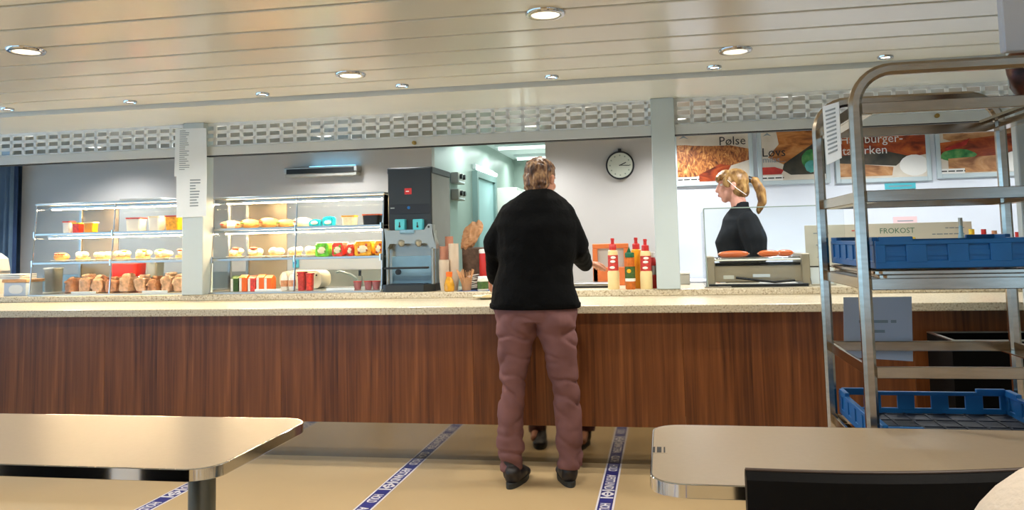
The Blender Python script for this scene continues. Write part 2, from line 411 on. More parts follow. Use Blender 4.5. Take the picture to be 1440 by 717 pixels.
t = thing('wall_tube_lamp', 'slanting bright tube lamp above the pale blue corridor door', 'lamp', (ox0+.05, 9.4, 2.2))
MB().box(ox0, ox0+.04, 8.95, 10.0, 2.14, 2.2, .005).build('housing', 'white', t)
MB().cyl((ox0+.06, 8.97, 2.15), (ox0+.06, 9.98, 2.15), .025, seg=10).build('tube', 'ftube', t)
t = thing('steel_duct', 'grey steel duct crossing the corridor just under its ceiling', 'duct', ((ox0+ox1)/2, 7.9, 2.4))
MB().box(ox0, ox1, 7.7, 8.1, 2.33, 2.49, .01).build('duct_body', 'steel', t)
for x in (-.3, 0, .3): MB().box((ox0+ox1)/2+x-.012, (ox0+ox1)/2+x+.012, 7.69, 8.11, 2.325, 2.495, .002).build('flange', 'machgrey', t)
# control boxes on the corridor's left wall
for k, (z, lb) in enumerate(((1.97, 'upper grey switch box with two dark dials on the corridor wall'), (1.80, 'lower grey switch box with two dark dials on the corridor wall'))):
    t = thing('switch_box', lb, 'switch box', (ox0, 8.1, z), 'switch boxes in the corridor')
    MB().box(ox0, ox0+.08, 7.98, 8.26, z-.055, z+.055, .006).build('casing', 'socket', t)
    for y in (8.06, 8.18):
        MB().cyl((ox0+.08, y, z+.015), (ox0+.105, y, z+.015), .026, seg=14).build('dial', 'black', t, True)
    MB().box(ox0+.08, ox0+.084, 8.0, 8.24, z-.045, z-.03).build('nameplate', 'paper', t)

# curtain and blue window at the far left behind the wall end
t = thing('curtain', 'dark blue curtain hanging at the left end of the kitchen wall', 'curtain', (wx-.45, BW-.1, 0))
pts = [(wx-.9+.9*k/60, BW-.06+.03*math.sin(k*1.25)) for k in range(61)]
MB().prism(pts + [(x, y+.02) for x, y in reversed(pts)], .0, 2.2).build('drape', 'curtain', t, True)
pts = [(wx-.32+.32*k/24, BW-.12+.025*math.sin(k*1.3)) for k in range(25)]
MB().prism(pts + [(x, y+.02) for x, y in reversed(pts)], .0, 2.2).build('edge_drape', 'curtain2', t, True, label='lighter slate-blue edge drape')
MB().box(wx-.95, wx, BW-.14, BW-.02, 2.2, 2.24).build('rail', 'chrome', t)

# ---------------- posts, beam, grille at the counter screen
def post(name, pxl, pxr, py, label, n):
    x0, x1 = at(pxl, py, Y=SCR-.04).x, at(pxr, py, Y=SCR-.04).x
    o = MB().box(x0, x1, SCR-.04, SCR+.10, RZ, SZ, .004).build(name, 'column'); struct(o); return x0, x1
c1 = post('column_left', 256, 285.5, 300, 'left', 1)
c2 = post('column_right', 919.2, 952.5, 280, 'right', 2)
spans = [(-7.2, c1[0]), (c1[1], c2[0]), (c2[1], 3.4)]
GP, BT, BB = .105, 2.058, 1.991
gb = struct(MB().box(-7.2, 3.4, SCR+.025, SCR+.035, SZ-.012, SZ).build('trim_2', 'white'))   # head rail of the grille
vb = hb = None
for (a, b) in spans:
    bm = MB().box(a, b, SCR-.01, SCR+.05, BB, BT, .003).build('screen_beam', 'beam', gb)
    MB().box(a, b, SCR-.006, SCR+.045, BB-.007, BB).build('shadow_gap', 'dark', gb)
    for k in range(4):
        z = BT + (SZ-.012-BT)*k/3
        MB().box(a, b, SCR+.018, SCR+.030, z-.012, z+.012).build('grille_rail', 'grille', gb)
    n = int((b-a)/GP); x = b - .03
    while x > a:
        if vb is None:
            vb = MB().box(-.012, .012, -.006, .006, BT, SZ-.012).build('grille_bar', 'grille', gb); q = vb
        else:
            q = vb.copy(); COL.objects.link(q)
        q.location = (x, SCR+.024, 0); x -= GP
# little brass sprinklers on the beam
for px, py, lb in ((583, 201, 'small brass fitting on the beam left of the corridor opening'), (1317, 163, 'small brass fitting on the beam seen through the rack')):
    p = at(px, py, Y=SCR-.012)
    t = thing('brass_fitting', lb, 'fitting', p, 'brass fittings on the beam')
    br = M.setdefault('brass', mat('brass', '#a58a4a', .4, metal=.7))
    MB().cyl((p.x, p.y, p.z), (p.x, p.y-.02, p.z), .014, seg=12).build('cap', 'brass', t, True)
    MB().cyl((p.x, p.y-.02, p.z), (p.x, p.y-.03, p.z), .007, seg=10).build('nozzle', 'brass', t, True)

# ---------------- right-hand white bulkhead and pillar
px0 = at(1411, 40, Y=2.8).x
struct(MB().box(px0, px0+1.6, 2.8, 2.84, 1.87, CZ, .004).build('trim_3', 'wallwhite'))
struct(MB().box(at(1426, 250, Y=3.55).x, 2.9, 3.50, 3.55, 0, CZ, .004).build('trim_4', 'column'))

# ================================================================ COUNTER
pb = at(800, 599, Y=4.77).z
base = thing('counter_base', 'long walnut-veneered counter front over a recessed polished plinth', 'counter', (-2, 4.9, 0))
x = -7.2; first = None
while x < 3.4:
    w = 1.215
    if first is None:
        first = MB().box(x, x+w-.0012, 4.77, 4.792, pb, .888, .0006).build('wood_panel', 'walnut', base)
    else:
        q = first.copy(); COL.objects.link(q); q.location = (x+7.2, 0, 0)
    x += w
MB().box(-7.2, 3.4, 4.93, 4.95, 0.0, .888).build('plinth', 'mirror', base)
ts = thing('tray_slide', 'lower front worktop of speckled cream stone for sliding trays', 'worktop', (-2, 5.1, TZ-.045))
MB().box(-7.2, 3.4, 4.70, RY+.3, TZ-.045, TZ, .004, 2).build('slab', 'stone', ts)
rc = thing('raised_worktop', 'raised rear worktop of speckled cream stone under the glass cases', 'worktop', (-2, 5.8, TZ))
MB().box(-7.2, 3.4, RY, 6.16, TZ, RZ, .004, 2).build('slab', 'stone', rc)
kb = thing('kitchen_bench', 'grey steel bench with splashback along the kitchen wall', 'bench', (-3, 7.0, 0))
MB().box(wx+.3, ox0-.05, 6.75, BW-.02, 0, .86).build('cabinet', 'steel', kb)
MB().box(wx+.3, ox0-.05, 6.72, BW-.02, .86, .9, .004).build('benchtop', 'steel', kb)
MB().box(wx+.3, ox0-.05, BW-.045, BW-.02, .9, at(480, 379, Y=BW-.05).z, .002).build('splashback', 'machgrey', kb)
kb2 = thing('white_bench', 'low white bench along the wall behind the assistant', 'bench', (1.5, 6.95, 0))
MB().box(.1, 3.6, 6.75, BW-.14, 0, .93).build('cabinet', 'white', kb2)
MB().box(.1, 3.6, 6.72, BW-.14, .93, .965, .004).build('benchtop', 'wallwhite', kb2)

# ================================================================ FLOOR TAPES
def tape(X, Wd, ph, label):
    t = thing('floor_tape', label, 'floor tape', (X, 2.5, 0), 'distance tapes on the floor')
    MB().box(X-Wd/2, X+Wd/2, -1.5, 4.928, .0004, .0012).build('backing', 'tapewhite', t)
    MB().box(X-Wd*.395, X+Wd*.395, -1.5, 4.926, .0012, .0018).build('band', 'tapeblue', t)
    y = ph                     # centre of the word HOLD; the words read towards the room
    while y > 2.4:
        for word, c, ln in (('HOLD', y, .135), ('AFSTAND', y-.275, .27)):
            o = text(word, .1, 'tapewhite', Matrix.Identity(4), None, bold=.0022, depth=.0006)
            me = o.data; xs = [v.co.x for v in me.vertices]; ys = [v.co.y for v in me.vertices]
            w0, h0 = max(xs)-min(xs), max(ys)-min(ys); cx_, cy_2 = (max(xs)+min(xs))/2, (max(ys)+min(ys))/2
            me.transform(Matrix.Translation((X, c, .0022)) @ Matrix.Rotation(-PI/2, 4, 'Z') @ Matrix.Diagonal((ln/w0, Wd*.58/h0, 1, 1)) @ Matrix.Translation((-cx_, -cy_2, 0)))
            me.transform(Matrix.Translation(-WLOC[t.name])); o.parent = t
        yy = y-.49
        mk = MB()
        for d in (-.062, .062): mk.box(X-Wd*.36, X+Wd*.36, yy+d-.009, yy+d+.009, .0018, .0026)
        mk.box(X-.004, X+.004, yy-.035, yy+.035, .0018, .0026)
        for s_ in (-1, 1): mk.prism([(X-.024, yy+s_*.018), (X+.024, yy+s_*.018), (X, yy+s_*.050)], .0018, .0027)
        for s_ in (-1, 1): mk.ell((X+s_*Wd*.25, yy, .002), (.010, .022, .0008), seg=10)
        mk.build('distance_symbol', 'tapewhite', t)
        y -= .71
tape(-1.512, .094, 4.85, 'blue and white HOLD AFSTAND floor tape between the left table and the customer')
tape(-.328, .090, 4.83, 'blue and white HOLD AFSTAND floor tape to the right of the customer')
tape(-2.63, .094, 4.60, 'blue and white HOLD AFSTAND floor tape passing under the left table')

# ================================================================ LIGHTS
def downlight(loc, r, label, group, glow, energy, color, proto={}):
    key = (r, glow)
    if key not in proto:
        t = thing('downlight', label, 'ceiling light', (0, 0, 0), group)
        MB().lathe([(r, .002), (r, -.004), (r*.94, -.012), (r*.80, -.012), (r*.72, 0.0), (r*.70, .02)], seg=32).build('trim_ring', 'chrome', t, True)
        MB().lathe([(r*.72, -.001), (r*.5, -.006), (0.0, -.009)], seg=28).build('lens', glow, t, True)
        if r > .05:
            MB().lathe([(r*.80, -.0115), (r*.76, -.0145), (r*.70, -.0115)], seg=28).build('inner_ring', 'steel', t, True)
        ld = bpy.data.lights.new('downlight_bulb', 'SPOT'); ld.energy = energy; ld.spot_size = R(150); ld.spot_blend = .6; ld.shadow_soft_size = r*.7; ld.color = color
        lo = bpy.data.objects.new('downlight_bulb', ld); COL.objects.link(lo); lo.location = (0, 0, -.03); lo.parent = t
        proto[key] = t
    else:
        t = copy_tree(proto[key], label=label)
        t['group'] = group
    t.location = loc; return t
warm = (1, .95, .86)
for px, py, lb in ((37, 70, 'large chrome-rimmed downlight at the far left of the plank ceiling'), (767, 18, 'large chrome-rimmed downlight nearest the camera, at the top centre'),
                   (493, 104, 'large chrome-rimmed downlight in the plank ceiling left of centre, above the second case'), (1034, 70, 'large chrome-rimmed downlight in the plank ceiling right of centre')):
    p = at(px, py, Z=CZ); downlight((p.x, p.y, CZ), .086, lb, 'large downlights in the plank ceiling', 'lamp', BIG_W, warm)
ords = ['leftmost', 'second', 'third', 'fourth', 'fifth', 'sixth', 'seventh']
for k, (px, py) in enumerate(((26, 155.5), (198, 146), (380, 135), (575, 125), (780, 113), (1003, 98), (1240, 83))):
    p = at(px, py, Z=CZ)
    downlight((p.x, 4.68, CZ), .042, ('leftmost of the row of seven small downlights at the ceiling edge' if k == 0 else '%s from the left in the row of seven small downlights at the ceiling edge' % ords[k]),
              'small downlights along the ceiling edge', 'lamp', SMALL_W, warm)
for k, (px, py) in enumerate(((30, 188), (298, 174), (553, 161), (820, 147), (1112, 129))):
    p = at(px, py, Z=KZ)
    downlight((p.x, 5.86, KZ), .10, ('leftmost of the five nearer kitchen downlights above the grille' if k == 0 else '%s from the left of the five nearer kitchen downlights above the grille' % ords[k]),
              'nearer row of kitchen downlights', 'lampk', KITCH_W, (.95, .98, 1))
for k, (px, py) in enumerate(((130, 205), (457, 190), (750, 177), (953, 163))):
    p = at(px, py, Z=KZ)
    downlight((p.x, 6.72, KZ), .095, ('leftmost of the four farther kitchen downlights seen through the grille' if k == 0 else '%s from the left of the four farther kitchen downlights seen through the grille' % ords[k]),
              'farther row of kitchen downlights', 'lampk', KITCH_W, (.95, .98, 1))
for x in (1.75, 2.9): downlight((x, 6.4, KZ), .10, 'added kitchen downlight outside the view, extra light for the right part of the kitchen', 'added kitchen downlights outside the view', 'lampk', KITCH_W, (.95, .98, 1))  # unseen pair, added to brighten the right side of the kitchen
for y in (1.2, -.6, -2.4):
    for x in (-5.5, -3.4, -1.3, .8, 2.9):
        downlight((x, y, CZ), .086, 'added ceiling downlight behind the camera, extra light for the room', 'added downlights behind the camera', 'lamp', BIG_W, warm)  # unseen fittings, added to light the room from behind the camera

# ================================================================ BACK WALL THINGS
# clock
c = at(872, 232.5, Y=BW-.02)
t = thing('wall_clock', 'round black-rimmed wall clock with pale face, hands near quarter past two', 'clock', (c.x, BW-.02, c.z))
r = .119
MB().cyl((c.x, BW, c.z), (c.x, BW-.035, c.z), r-.008, seg=40).build('face', 'clockface', t)
rim = MB(); n = 40
rim.sweep([(c.x+r*math.cos(2*PI*k/n), BW-.022, c.z+r*math.sin(2*PI*k/n)) for k in range(n)], .013, .045, closed=True)
rim.build('rim', 'black', t, True)
MB().box(c.x-.014, c.x+.014, BW-.04, BW, c.z+r, c.z+r+.028, .003).build('hanger', 'black', t)
for k in range(12):
    a = 2*PI*k/12; u = Vector((math.sin(a), 0, math.cos(a))); q = c+u*.088
    MB().box(q.x-.006, q.x+.006, BW-.037, BW-.035, q.z-.006, q.z+.006).build('hour_mark', 'clockmark', t)
for nm, ang, ln, w in (('hour_hand', R(66), .058, .008), ('minute_hand', R(93), .082, .006)):
    u = Vector((math.sin(ang), 0, math.cos(ang))); c0 = Vector((c.x, BW-.039, c.z))
    MB().sweep([c0-u*.008, c0+u*ln], w, .002, bev=False).build(nm, 'inkblack', t)
# wall ventilator / insect lamp
a0, a1 = at(400, 237, Y=BW-.1), at(503, 233, Y=BW-.1); zl = at(450, 248, Y=BW-.1).z; zh = at(450, 234.5, Y=BW-.1).z
t = thing('wall_vent_unit', 'long narrow steel wall unit with dark slot and blue-lit top edge', 'wall unit', (a0.x, BW-.05, zl))
MB().box(a0.x, a1.x, BW-.12, BW, zl+.035, zh, .006).build('casing', 'steel', t)
MB().box(a0.x+.03, a1.x-.03, BW-.124, BW-.1, zl+.03, zh-.015).build('slot', 'dark', t)
MB().box(a0.x+.01, a1.x-.01, BW-.11, BW, zl, zl+.033, .004).build('lower_tray', 'socket', t)
MB().box(a0.x+.25, a1.x-.03, BW-.10, BW-.04, zh, zh+.006).build('glow_strip', 'bluetube', t)

# posters on the right-hand wall
PYW = BW-.12
food = dict(
    p1=ramp_mat('print_sausages', [(.3, '#4a2414'), (.45, '#8f5228'), (.58, '#bb7a40'), (.75, '#d9a868')], 16, .4, (1.5, 1, .8), 3, 2.2),
    p2=ramp_mat('print_crust', [(.3, '#7a4420'), (.5, '#bd7638'), (.7, '#d69a5c')], 5, .4, (1, 1, 3), 4, 1.0),
    p3=ramp_mat('print_meat', [(.3, '#4a1a10'), (.5, '#9a3f1e'), (.7, '#c8682c')], 6, .4, (1, 1, 2), 4, 1.0),
    p4=ramp_mat('print_bun', [(.3, '#7a4a2c'), (.5, '#c08a5a'), (.7, '#dcb184')], 5, .4, (1, 1, 2), 4, 1.0),
    dk=ramp_mat('print_dark', [(.3, '#1e2420'), (.6, '#4a4438'), (.8, '#6e5c48')], 8, .4),
    gr=ramp_mat('print_lettuce', [(.3, '#1f5a34'), (.5, '#3f8a4a'), (.75, '#7fb068')], 14, .4),
    rd=ramp_mat('print_tomato', [(.3, '#8a1f1c'), (.6, '#c03a30'), (.8, '#d8604c')], 9, .4),
    wh=ramp_mat('print_light', [(.3, '#cbbfae'), (.6, '#dcd2c2'), (.8, '#e6dfd4')], 6, .4),
    tq=ramp_mat('print_teal', [(.3, '#3d8f8c'), (.7, '#6fc0b4')], 10, .4))
for k_, v_ in food.items(): M['food_'+k_] = v_
def poster(x0, x1, z0, z1, label, shapes, words):
    y = PYW-.02
    t = thing('menu_poster', label, 'poster', ((x0+x1)/2, PYW, z0), 'food posters on the kitchen wall')
    fr = MB(); e = .035
    fr.box(x0-e, x0, y-.008, PYW, z0-e, z1+e, .003); fr.box(x1, x1+e, y-.008, PYW, z0-e, z1+e, .003)
    fr.box(x0, x1, y-.008, PYW, z0-e, z0, .003); fr.box(x0, x1, y-.008, PYW, z1, z1+e, .003)
    fr.build('poster_frame', 'column', t)
    MB().box(x0, x1, y, PYW, z0, z1).build('sheet', 'food_wh', t)
    W_, H_ = x1-x0, z1-z0; d = 0
    for nm, mt, pts in shapes:
        d += .0006
        MB().prism([(x0+W_*u, z0+H_*v) for u, v in pts], y-d-.0004, y, 'y').build(nm, mt, t)
    for s, u, v, sz, mt, al in words:
        text(s, sz, mt, facing((x0+W_*u, y-d-.0012, z0+H_*v)), t, align=al)
def blob(cx, cz, rx, rz, n=18, j=.08, sd=0):
    rnd = random.Random(sd); return [(cx+rx*math.cos(2*PI*k/n)*(1+rnd.uniform(-j, j)), cz+rz*math.sin(2*PI*k/n)*(1+rnd.uniform(-j, j))) for k in range(n)]
def clipb(pts): return [(min(1, max(0, a)), min(1, max(0, b))) for a, b in pts]
def pxs(a, b, yt, yb):
    return at(a, (yt+yb)/2, Y=PYW-.02).x, at(b, (yt+yb)/2, Y=PYW-.02).x, at((a+b)/2, yb, Y=PYW-.02).z, at((a+b)/2, yt, Y=PYW-.02).z
icon = [('icon_card', 'food_wh', [(0, .74), (.2, .74), (.2, 1), (0, 1)]), ('roof_icon', 'ink', [(.03, .86), (.10, .93), (.17, .86), (.10, .885)])]
x0, x1, z0, z1 = pxs(952, 1053, 184, 255)
poster(x0, x1, z0, z1, 'food poster reading Pølse with a heap of grilled sausages, nearest the post',
       [('sausage_print', 'food_p1', [(0, 0), (1, .40), (1, .62), (.75, .70), (.5, .70), (.25, .72), (0, .76)]), ('lower_print', 'food_p3', [(0.3, 0), (.62, 0), (.75, .3), (.6, .34), (.3, .14)]),
        ('price_card', 'plate', [(0, -.0), (.3, 0), (.3, .1), (0, .1)])]+icon, [('Pølse', .78, .78, .105, 'inkblack', 'CENTER'), ((12,), .15, .05, .03, 'inkblack', 'CENTER')])
x0, x1, z0, z1 = pxs(1071, 1160, 180, 253)
poster(x0, x1, z0, z1, 'food poster reading Løvs with crusty bread and a lettuce leaf, left of the rack',
       [('bread_print', 'food_p2', [(.24, 1), (1, 1), (1, .8), (.35, .30), (.1, .45), (.28, .7)]), ('dark_print', 'food_dk', [(.35, .32), (1, .82), (1, .1), (.45, .1), (.32, .2)]),
        ('lettuce_print', 'food_gr', clipb(blob(.80, .38, .17, .2, sd=3))), ('teal_print', 'food_tq', clipb(blob(.78, .25, .1, .12, sd=4))), ('tomato_print', 'food_rd', [(0, .12), (.3, .12), (.34, .2), (.2, .26), (0, .26)]),
        ('price_card', 'plate', [(0, 0), (.32, 0), (.32, .1), (0, .1)])]+icon, [('Løvs', .0, .54, .105, 'inkblack', 'LEFT'), ('milas...', .01, .40, .07, 'ink', 'LEFT'), ((12,), .16, .05, .03, 'inkblack', 'CENTER')])
x0, x1, z0, z1 = pxs(1180, 1302, 176, 250)
poster(x0, x1, z0, z1, 'food poster reading Hamburger-tallerken with grilled meat, seen through the rack',
       [('meat_print', 'food_p3', [(0, 1), (1, 1), (1, .42), (.7, .35), (0, .42)]), ('dark_print', 'food_dk', [(0, .44), (.55, .5), (.8, .40), (.65, .22), (0, .3)]),
        ('bun_print', 'food_p4', [(0, .3), (.3, .26), (.62, .2), (.6, .04), (0, .04)]), ('white_round', 'plate', clipb(blob(.86, .22, .17, .20, j=0)))],
       [('Hamburger-', .38, .74, .10, 'plate', 'CENTER'), ('tallerken', .30, .53, .10, 'plate', 'CENTER')])
x0, x1, z0, z1 = pxs(1322, 1425, 172, 243)
poster(x0, x1, z0, z1, 'food poster reading Hamburger with bun, lettuce and tomato, at the far right',
       [('bun_print', 'food_p4', [(.05, 1), (1, 1), (1, .7), (.2, .62), (.05, .7)]), ('meat_print', 'food_p3', [(.0, .62), (.3, .66), (1, .76), (1, .3), (0, .3)]), ('tomato_print', 'food_rd', [(.06, .5), (.3, .62), (.42, .7), (.36, .56), (.1, .44)]),
        ('lettuce_print', 'food_gr', clipb(blob(.24, .36, .25, .12, sd=6))), ('lower_bun', 'food_p4', [(.1, .3), (.8, .34), (.8, .02), (.1, .02)]), ('white_round', 'plate', clipb(blob(1, .2, .16, .2, j=0))),
        ('price_card', 'plate', [(0, 0), (.32, 0), (.32, .1), (0, .1)])],
       [('Hamburger', .55, .88, .10, 'food_p4', 'CENTER'), ((12,), .16, .05, .03, 'inkblack', 'CENTER')])

# papers taped to the left post
def sheet(name, label, pts_px, Y, mt, lines, seed, group=None, n=14):
    P_ = [at(a, b, Y=Y) for a, b in pts_px]
    t = thing(name, label, 'paper', P_[3], group)
    b = MB(); vs = [b.bm.verts.new(p) for p in P_]; b.bm.faces.new(vs)
    ex = bmesh.ops.extrude_face_region(b.bm, geom=b.bm.faces[:]); bmesh.ops.translate(b.bm, vec=(0, .0015, 0), verts=[v for v in ex['geom'] if isinstance(v, bmesh.types.BMVert)])
    b.build('page', mt, t)
    rnd = random.Random(seed); pr = MB()
    for i in range(n):
        f_ = lines[1]+(lines[3]-lines[1])*i/n
        l = P_[0].lerp(P_[3], f_).lerp(P_[1].lerp(P_[2], f_), lines[0]); r_ = P_[0].lerp(P_[3], f_).lerp(P_[1].lerp(P_[2], f_), lines[0]+(lines[2]-lines[0])*rnd.uniform(.5, 1))
        h = (P_[0]-P_[3]).length/n*.16
        pr.prism([(l.x, l.z-h), (r_.x, r_.z-h), (r_.x, r_.z+h), (l.x, l.z+h)], Y-.001, Y, 'y')
    pr.build('text_lines', 'ink', t); return t
YP = SCR-.045
sheet('notice_sheet', 'long white printed notice taped high on the left post', [(246.5, 181), (290, 180), (291, 247), (245, 248)], YP-.003, 'paper', (.15, .05, .48, .9), 1, 'notices on the left post', 20)
sheet('notice_sheet', 'second white notice taped on the left post below the long one', [(248, 248), (291, 247), (290, 304), (248, 306)], YP-.001, 'paper', (.45, .1, .8, .8), 2, 'notices on the left post', 10)

# ================================================================ GLASS DISPLAY CASES
def display_case(X0, X1, label):
    t = thing('display_case', label, 'display case', ((X0+X1)/2, 5.8, RZ), 'glass display cases on the raised worktop')
    B = 6.12
    fy = lambda z: 5.56 + .06*(z-RZ)/.7      # sloping glass front
    MB().box(X0, X1, 5.54, B, RZ, RZ+.012, .002).build('case_base', 'steel', t)
    for (x, yb_) in ((X0, 0), (X1, 0), ((X0+X1)/2, 0)):
        MB().sweep([(x, fy(RZ+.012), RZ+.012), (x, fy(1.672), 1.672)], .010, .010, (1, 0, 0)).build('front_post', 'chrome', t)
    for x in (X0+.008, X1-.008):
        MB().box(x-.012, x+.012, B-.024, B, RZ+.012, 1.672, .002).build('rear_post', 'steel', t)
    MB().box(X0-.01, X1+.01, fy(1.672)-.01, B, 1.672, 1.688, .003).build('top_shelf', 'steel', t)
    for z, nm in ((1.452, 'upper_shelf'), (1.230, 'lower_shelf')):
        y0 = fy(z)-.005
        s_ = MB().box(X0+.004, X1-.004, y0, B-.03, z-.006, z, .001).build(nm, 'glass', t)
        MB().box(X0+.002, X1-.002, y0-.012, y0+.004, z-.014, z+.003, .002).build('shelf_edge', 'steel', s_)
        for x in (X0+.01, (X0+X1)/2, X1-.01): MB().cyl((x, y0-.008, z-.03), (x, y0-.008, z+.016), .009, seg=10).build('bracket', 'chrome', s_, True)
    for z in (1.672, 1.444):
        MB().box(X0+.03, X1-.03, fy(z)+.10, fy(z)+.15, z-.024, z-.002, .003).build('lamp_housing', 'steel', t)
        MB().box(X0+.04, X1-.04, fy(z)+.105, fy(z)+.145, z-.030, z-.024, .002).build('light_strip', 'tube', t)
    g = MB(); g.bm.faces.new([g.bm.verts.new(v) for v in ((X0, fy(RZ+.02), RZ+.02), (X1, fy(RZ+.02), RZ+.02), (X1, fy(1.67), 1.67), (X0, fy(1.67), 1.67))])
    g.build('front_glass', 'glassg', t)
    for x in (X0+.002, X1-.002):
        g = MB(); g.prism([(fy(RZ+.02), RZ+.02), (B-.02, RZ+.02), (B-.02, 1.67), (fy(1.67), 1.67)], x-.002, x+.002, 'x'); g.build('side_glass', 'glassg', t)
    m_ = X0+(X1-X0)*.26
    MB().box(X0+.02, m_, B-.012, B-.006, RZ+.02, 1.66).build('rear_panel', 'rearpanel', t)
    MB().box(m_, X1-.02, B-.006, B-.002, RZ+.02, 1.66).build('rear_door', 'glass', t)
    for i, x in enumerate((X0+.35, X1-.42)):
        tg = MB().box(x-.0, x+.21, 5.572, 5.578, RZ+.012, RZ+.030, .001).build('price_rail', 'paper', t)
    for x in (X0+.5, X0+1.0): MB().cyl((x, B-.1, 1.688), (x, B-.1, 1.712), .02, seg=12).build('top_knob', 'black', t, True)
    return t
M['rearpanel'] = mat('rear_panel_bronze', '#8d8272', .3, metal=.5, var=.04, scale=5)
display_case(-4.80, -3.43, 'left glass display case of sandwiches and plates, with a paper-covered post at its right end')
display_case(-3.29, -1.965, 'right glass display case of wraps and cups, beside the black drinks machine')
Z1, Z2, ZB = 1.453, 1.231, RZ+.013
# tray on top of the left case
t = thing('serving_tray', 'long white tray lying on top of the left display case', 'tray', (at(215, 283, Y=5.9).x, 5.9, 1.688))
MB().prism(rrect(t.location.x-.19, t.location.x+.20, 5.74, 5.96, .03), 1.689, 1.695).build('base', 'plate', t)
b = MB(); b.sweep([(x, y, 1.702) for x, y in rrect(t.location.x-.19, t.location.x+.20, 5.74, 5.96, .03)], .006, .022, (0, 0, 1), closed=True); b.build('rim', 'plate', t)

def xat(px, Y, py=340): return at(px, py, Y=Y).x
# plates of open sandwiches and rolls on the lower shelves
def plate(loc, r, label, group, top, seed):
    rnd = random.Random(seed); t = thing('plate_of_food', label, 'plate', loc, group); x, y, z = loc
    MB().lathe([(r*.55, 0), (r*.6, .004), (r, .012), (r, .016), (r*.6, .008), (0, .007)], loc, 28).build('plate', 'plate', t, True)
    if top == 'roll':
        b = MB(); b.ell((x, y, z+.040), (r*.86, r*.5, .034)); b.build('bun', 'bread', t, True)
        b = MB()
        for k in range(3): b.ell((x+(k-1)*r*.38, y-.02, z+.064), (.016, .02, .008), seg=10)
        b.build('filling', 'tomato', t, True)
    else:
        b = MB(); b.prism(rrect(x-r*.62, x+r*.62, y-r*.45, y+r*.45, .02, 4), z+.008, z+.034); b.build('slice', 'bread', t)
        b = MB()
        for k in range(7): b.ell((x+rnd.uniform(-.5, .5)*r, y+rnd.uniform(-.32, .32)*r, z+.044+rnd.uniform(0, .014)), (rnd.uniform(.022, .038), rnd.uniform(.022, .034), .022), seg=10)
        b.build('topping', 'eggwhite', t, True)
        if top in ('lettuce', 'egg', 'tomato'):
            b = MB()
            for k in range(2): b.ell((x+rnd.uniform(-.35, .35)*r, y-.02, z+.074), (.026, .020, .010), seg=10)
            b.build('garnish', top, t, True)
    return t
L1 = [(88, 'roll', 'crusty roll on a plate, leftmost on the lower shelf of the left case'), (118, 'plain', 'open sandwich with pale topping, second plate on the lower shelf of the left case'),
      (146, 'plain', 'open sandwich with pale topping, third plate on the lower shelf of the left case'), (174, 'egg', 'open sandwich with egg garnish, fourth plate on the lower shelf of the left case'),
      (202, 'egg', 'open sandwich with yellow garnish, fifth plate on the lower shelf of the left case'), (230, 'lettuce', 'open sandwich with green garnish, sixth plate on the lower shelf of the left case'),
      (258, 'tomato', 'open sandwich with tomato, beside the post on the lower shelf of the left case')]
for i, (px, tp, lb) in enumerate(L1): plate((xat(px, 5.76, 362), 5.75, Z2), .078, lb, 'plates on the lower shelf of the left case', tp, i)
L2 = [(332, 'tomato', 'leftmost plate on the lower shelf of the right case, with tomato topping'), (361, 'tomato', 'second plate on the lower shelf of the right case, with red topping'), (389, 'plain', 'third plate on the lower shelf of the right case, piled with pale topping'),
      (416, 'plain', 'fourth plate on the lower shelf of the right case, piled with pale topping'), (440, 'plain', 'fifth plate on the lower shelf of the right case, beside the green cup')]
for i, (px, tp, lb) in enumerate(L2): plate((xat(px, 5.76, 358), 5.75, Z2), .070, lb, 'plates on the lower shelf of the right case', tp, 20+i)

def wrapped(loc, sz, m, label, group, seed, name='wrapped_sandwich'):
    rnd = random.Random(seed); x, y, z = loc; w, d, h = sz
    t = thing(name, label, 'sandwich', loc, group)
    b = MB(); b.box(x-w*.5, x+w*.5, y-d*.42, y+d*.42, z, z+h*.82, w*.22, 4); b.box(x-w*.30, x+w*.34, y-d*.3, y+d*.3, z+h*.6, z+h, w*.16, 3); bmesh.ops.subdivide_edges(b.bm, edges=b.bm.edges[:], cuts=2, use_grid_fill=True)
    for v in b.bm.verts: v.co += Vector((1, 1, .6))*noise.noise(v.co*30)*.016; v.co.z = max(v.co.z, z+.001)
    b.build('bread', m, t, True)
    b = MB(); b.ell((x, y-d*.28, z+h*.45), (w*.40, .012, h*.16), seg=12); b.build('filling', 'tomato' if seed % 2 else 'lettuce', t, True)
    b = MB(); b.ell((x, y, z+h*.5), (w*.66, d*.54, h*.52), seg=12)
    for v in b.bm.verts: v.co += Vector((1, 1, 1))*noise.noise(v.co*40)*.014; v.co.z = max(v.co.z, z+.0005)
    b.build('film', 'plastic', t); return t
lb6 = ['leftmost', 'second', 'third', 'fourth', 'fifth', 'sixth', 'seventh', 'eighth', 'ninth']
# bottom row of the left case: film-wrapped sandwiches
for i, px in enumerate((103, 122, 140, 160, 180, 200, 219, 237, 254)):
    wrapped((xat(px, 5.72, 400), 5.73+.012*(i % 2), ZB), (.082, .15, .120+.012*((i*5) % 3)), 'sandwich' if i % 3 else 'sandwich2', '%s film-wrapped sandwich in the bottom row of the left case%s' % (lb6[i], ' from the left' if i else ''), 'wrapped sandwiches at the bottom of the left case', i)
